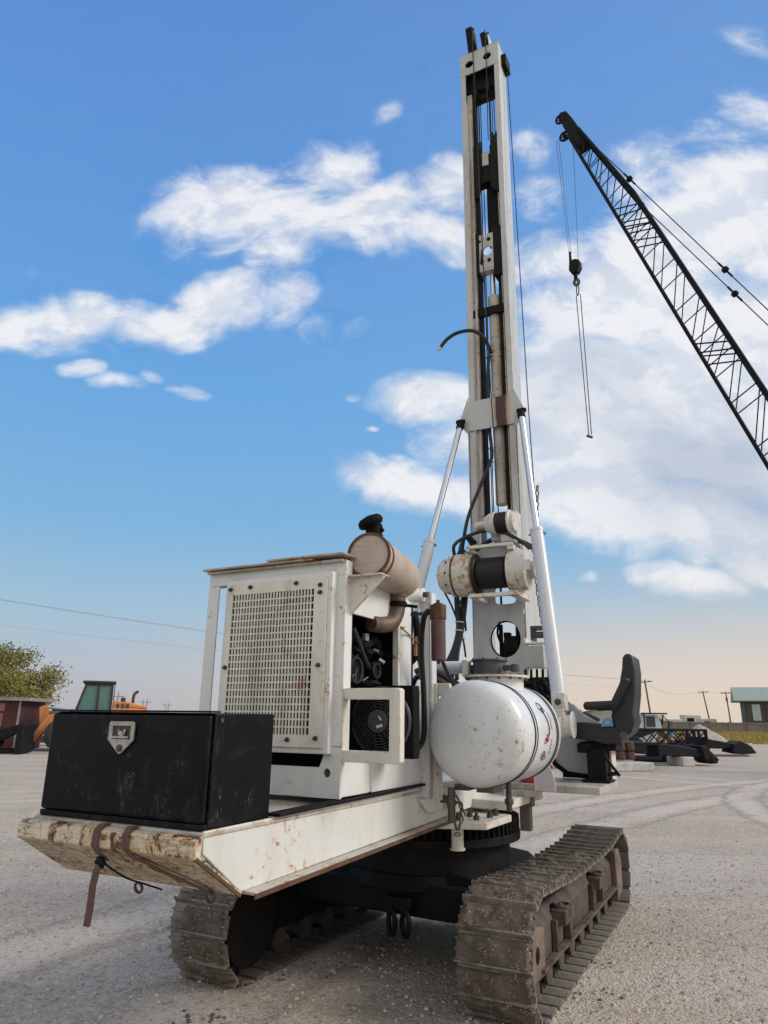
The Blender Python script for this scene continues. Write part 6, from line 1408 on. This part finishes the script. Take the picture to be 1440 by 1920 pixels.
for xx in (0.45, 0.80):
    m = MB(); m.lathe((xx, -0.42, 0.35), (0, 0, 1), [(0, 0.1), (0, 0.16), (0.2, 0.15), (0.25, 0.10), (0.3, 0.16), (0.55, 0.14), (0.6, 0.05)], 14); m.build('drum', 'rust', lg)
dz = thing('dozer_blade', 'black track frame and blade lying between lattice boom and gravel pile', 'attachment', (13.6, 34.5, 0), R(18))
m = MB(); m.box(-1.2, 1.6, -0.2, 0.2, 0.1, 0.42)
for k in range(5): m.cyl((-1.0 + 0.6 * k, -0.3, 0.32), (-1.0 + 0.6 * k, 0.3, 0.32), 0.24, n=14)
m.build('frame', 'yard_black', dz, bevel=0.02)
m = MB(); m.prism([(1.5, 0.05), (1.75, 0.3), (1.72, 0.7), (1.55, 0.95), (1.62, 0.6), (1.6, 0.3)], 'y', -0.7, 0.7); m.build('blade', 'yard_black', dz)
cd = thing('chain_drive', 'short black steel frame with upright lugs near the pale slab', 'attachment', (10.9, 29.6, 0), R(-6))
m = MB(); m.box(-1.0, 1.0, -0.3, 0.3, 0.05, 0.30); m.box(-0.9, -0.7, -0.3, 0.3, 0.301, 0.75); m.box(0.5, 0.75, -0.3, 0.3, 0.301, 0.65); m.cyl((0.0, -0.35, 0.5), (0.0, 0.35, 0.5), 0.2, n=14); m.build('frame', 'yard_black', cd, bevel=0.02)
random.seed(31)
for k, (x, y, rz, lb) in enumerate(((12.4, 31.4, 0.3, 'tangle of thin black bars left of the dark arm end lug'), (14.6, 36.6, -0.2, 'tangle of thin black bars under the farther lattice section'), (11.2, 35.4, 0.1, 'tangle of black bars behind the near lattice boom section'))):
    t = thing('bar_bundle', lb, 'scrap', (x, y, 0), rz, 'bundles of scrap bars')
    for q in range(9):
        m = MB(); a_ = (random.uniform(-1.2, 0), random.uniform(-.4, .4), random.uniform(0.06, 0.25)); e_ = (random.uniform(0.3, 1.6), random.uniform(-.4, .4), random.uniform(0.1, 0.85)); m.bar(a_, e_, 0.07, 0.07); m.build('bar', 'crane_black', t)
# scrap heap of parts before the pile
for k, (x, y) in enumerate(((17.2, 44.5), (17.9, 44.8), (18.4, 44.3))):
    t = thing('scrap_part', ['rusty brown round machine part left of the others before the gravel pile', 'blue and rust coloured machine part in the scrap row', 'rightmost rusty scrap part beside the gravel pile'][k], 'scrap', (x, y, 0), k * 0.7, 'scrap parts before the gravel pile')
    m = MB(); m.torus((0, 0, 0.45), (0.3, 1, 0.2), 0.32, 0.1, 16, 8); m.cyl((0, -0.2, 0.45), (0, 0.2, 0.45), 0.12, n=10); m.box(-0.35, 0.35, -0.25, 0.25, 0, 0.15); m.build('wheel', 'rust_light', t)
    m = MB(); m.box(-0.2, 0.15, -0.15, 0.2, 0.8, 1.0); m.build('cap', 'blue' if k == 1 else 'rust', t)
# things beyond the fence
random.seed(9)
for (x, y, h, r_, lb) in ((34.6, 120, 3.2, 1.7, 'dark round bush standing above the fence left of the poles'), (47.5, 125, 2.9, 1.9, 'dark round bush above the fence between two leaning poles')):
    far_tree('round_bush', x, y, h, r_, lb, 'bushes beyond the fence', 'leaf_dark', 2600, int(x))
tr = thing('long_trailer', 'long pale trailer body beyond the fence near the pale shed', 'trailer', (36, 108, 0), R(2))
m = MB(); m.box(-6, 5.5, 0, 2.5, 0.9, 2.55); m.build('body', 'wall_pale', tr, bevel=0.05)
m = MB()
for xx in (-4, 2.5, 3.6): m.cyl((xx, -0.05, 0.5), (xx, 0.3, 0.5), 0.5, n=16)
m.build('wheels', 'tyre', tr)
for (x, y, w_, h, lb) in ((51.0, 128, 4.5, 2.15, 'white box truck body beyond the fence in the middle'), (53.6, 118, 2.4, 2.2, 'small white trailer beyond the fence left of the building'), (57.0, 132, 3.0, 2.9, 'white camper against the brown building corner')):
    t = thing('parked_trailer', lb, 'trailer', (x, y, 0), 0, 'parked trailers beyond the fence')
    m = MB(); m.box(-w_ / 2, w_ / 2, 0, 2.4, 0.7, h); m.build('body', 'white_far', t, bevel=0.1)
    m = MB(); m.box(-w_ * 0.38, w_ * 0.05, -0.03, 0, h * 0.6, h * 0.82); m.build('window', 'yard_black', t)
    m = MB(); m.cyl((-w_ * 0.2, -0.05, 0.45), (-w_ * 0.2, 0.25, 0.45), 0.45, n=14); m.cyl((w_ * 0.2, -0.05, 0.45), (w_ * 0.2, 0.25, 0.45), 0.45, n=14); m.build('wheels', 'tyre', t)
# utility poles and their wires
def upole(x, y, h, lean, lb):
    t = thing('utility_pole', lb, 'utility pole', (x, y, 0), 0, 'utility poles along the road')
    m = MB(); m.cyl((0, 0, 0), (-math.tan(lean) * h, 0, h), 0.19, 0.13, n=10); m.build('pole', 'pole', t)
    tx = -math.tan(lean) * (h - 0.5); m = MB(); m.bar((tx - 1.3, 0, h - 0.45 - 1.3 * lean), (tx + 1.3, 0, h - 0.45 + 1.3 * lean), 0.14, 0.16); m.build('crossarm', 'pole', t)
    m = MB()
    for q in (-1.2, -0.7, 0.7, 1.2): m.cyl((tx + q, 0, h - 0.35), (tx + q, 0, h - 0.15), 0.07, n=8)
    m.build('insulator', 'gear_grey', t)
    return Vector((x + tx, y, h - 0.15))
t1 = upole(50.6, 135, 9.3, R(4.5), 'nearest leaning utility pole just right of the operator seat')
t2 = upole(82.0, 180, 9.3, R(7), 'middle leaning utility pole above the gravel pile')
t3 = upole(88.0, 182, 9.3, R(2.5), 'utility pole with transformer close to the brown building')
m = MB(); m.cyl((-0.5, -0.3, 6.8), (-0.5, -0.3, 7.7), 0.25, n=12); tobj = [o for o in bpy.data.objects if o.name.startswith('utility_pole')][-1]; m.build('transformer', 'gear_grey', tobj)
t0 = upole(-52.0, 50.0, 13.4, 0.0, 'utility pole out to the left of the yard')
def wire(a, e, sag, r_, lb, grp='overhead wires'):
    m = MB(); pts = [a.lerp(e, k / 24) - Vector((0, 0, sag * 4 * (k / 24) * (1 - k / 24))) for k in range(25)]
    m.tube([p - a for p in pts], r_, 4); o = m.build('overhead_wire', 'wire'); o.location = a; tag(o, lb, 'wire', grp)
for k, (q, lb) in enumerate(((-1.2, 'thin upper overhead wire crossing the left sky'), (0.0, 'thin overhead wire just below the topmost at left'), (1.2, 'third overhead wire of the upper bundle at left'))):
    wire(Vector((-52 + q, 50, 13.3 - 0.15 * k)), t1 + Vector((q, 0, 0)), 1.5, 0.012, lb)
wire(Vector((-52, 50, 10.3)), t1 + Vector((0, 0, -1.6)), 0.9, 0.012, 'lowest overhead wire low in the left sky')
wire(t1 + Vector((-1.2, 0, 0)), t2 + Vector((-1.2, 0, 0)), 1.6, 0.03, 'sagging wire between the nearest and middle poles')
wire(t2 + Vector((1.2, 0, 0)), t3, 0.3, 0.03, 'short wire between the middle pole and the transformer pole')
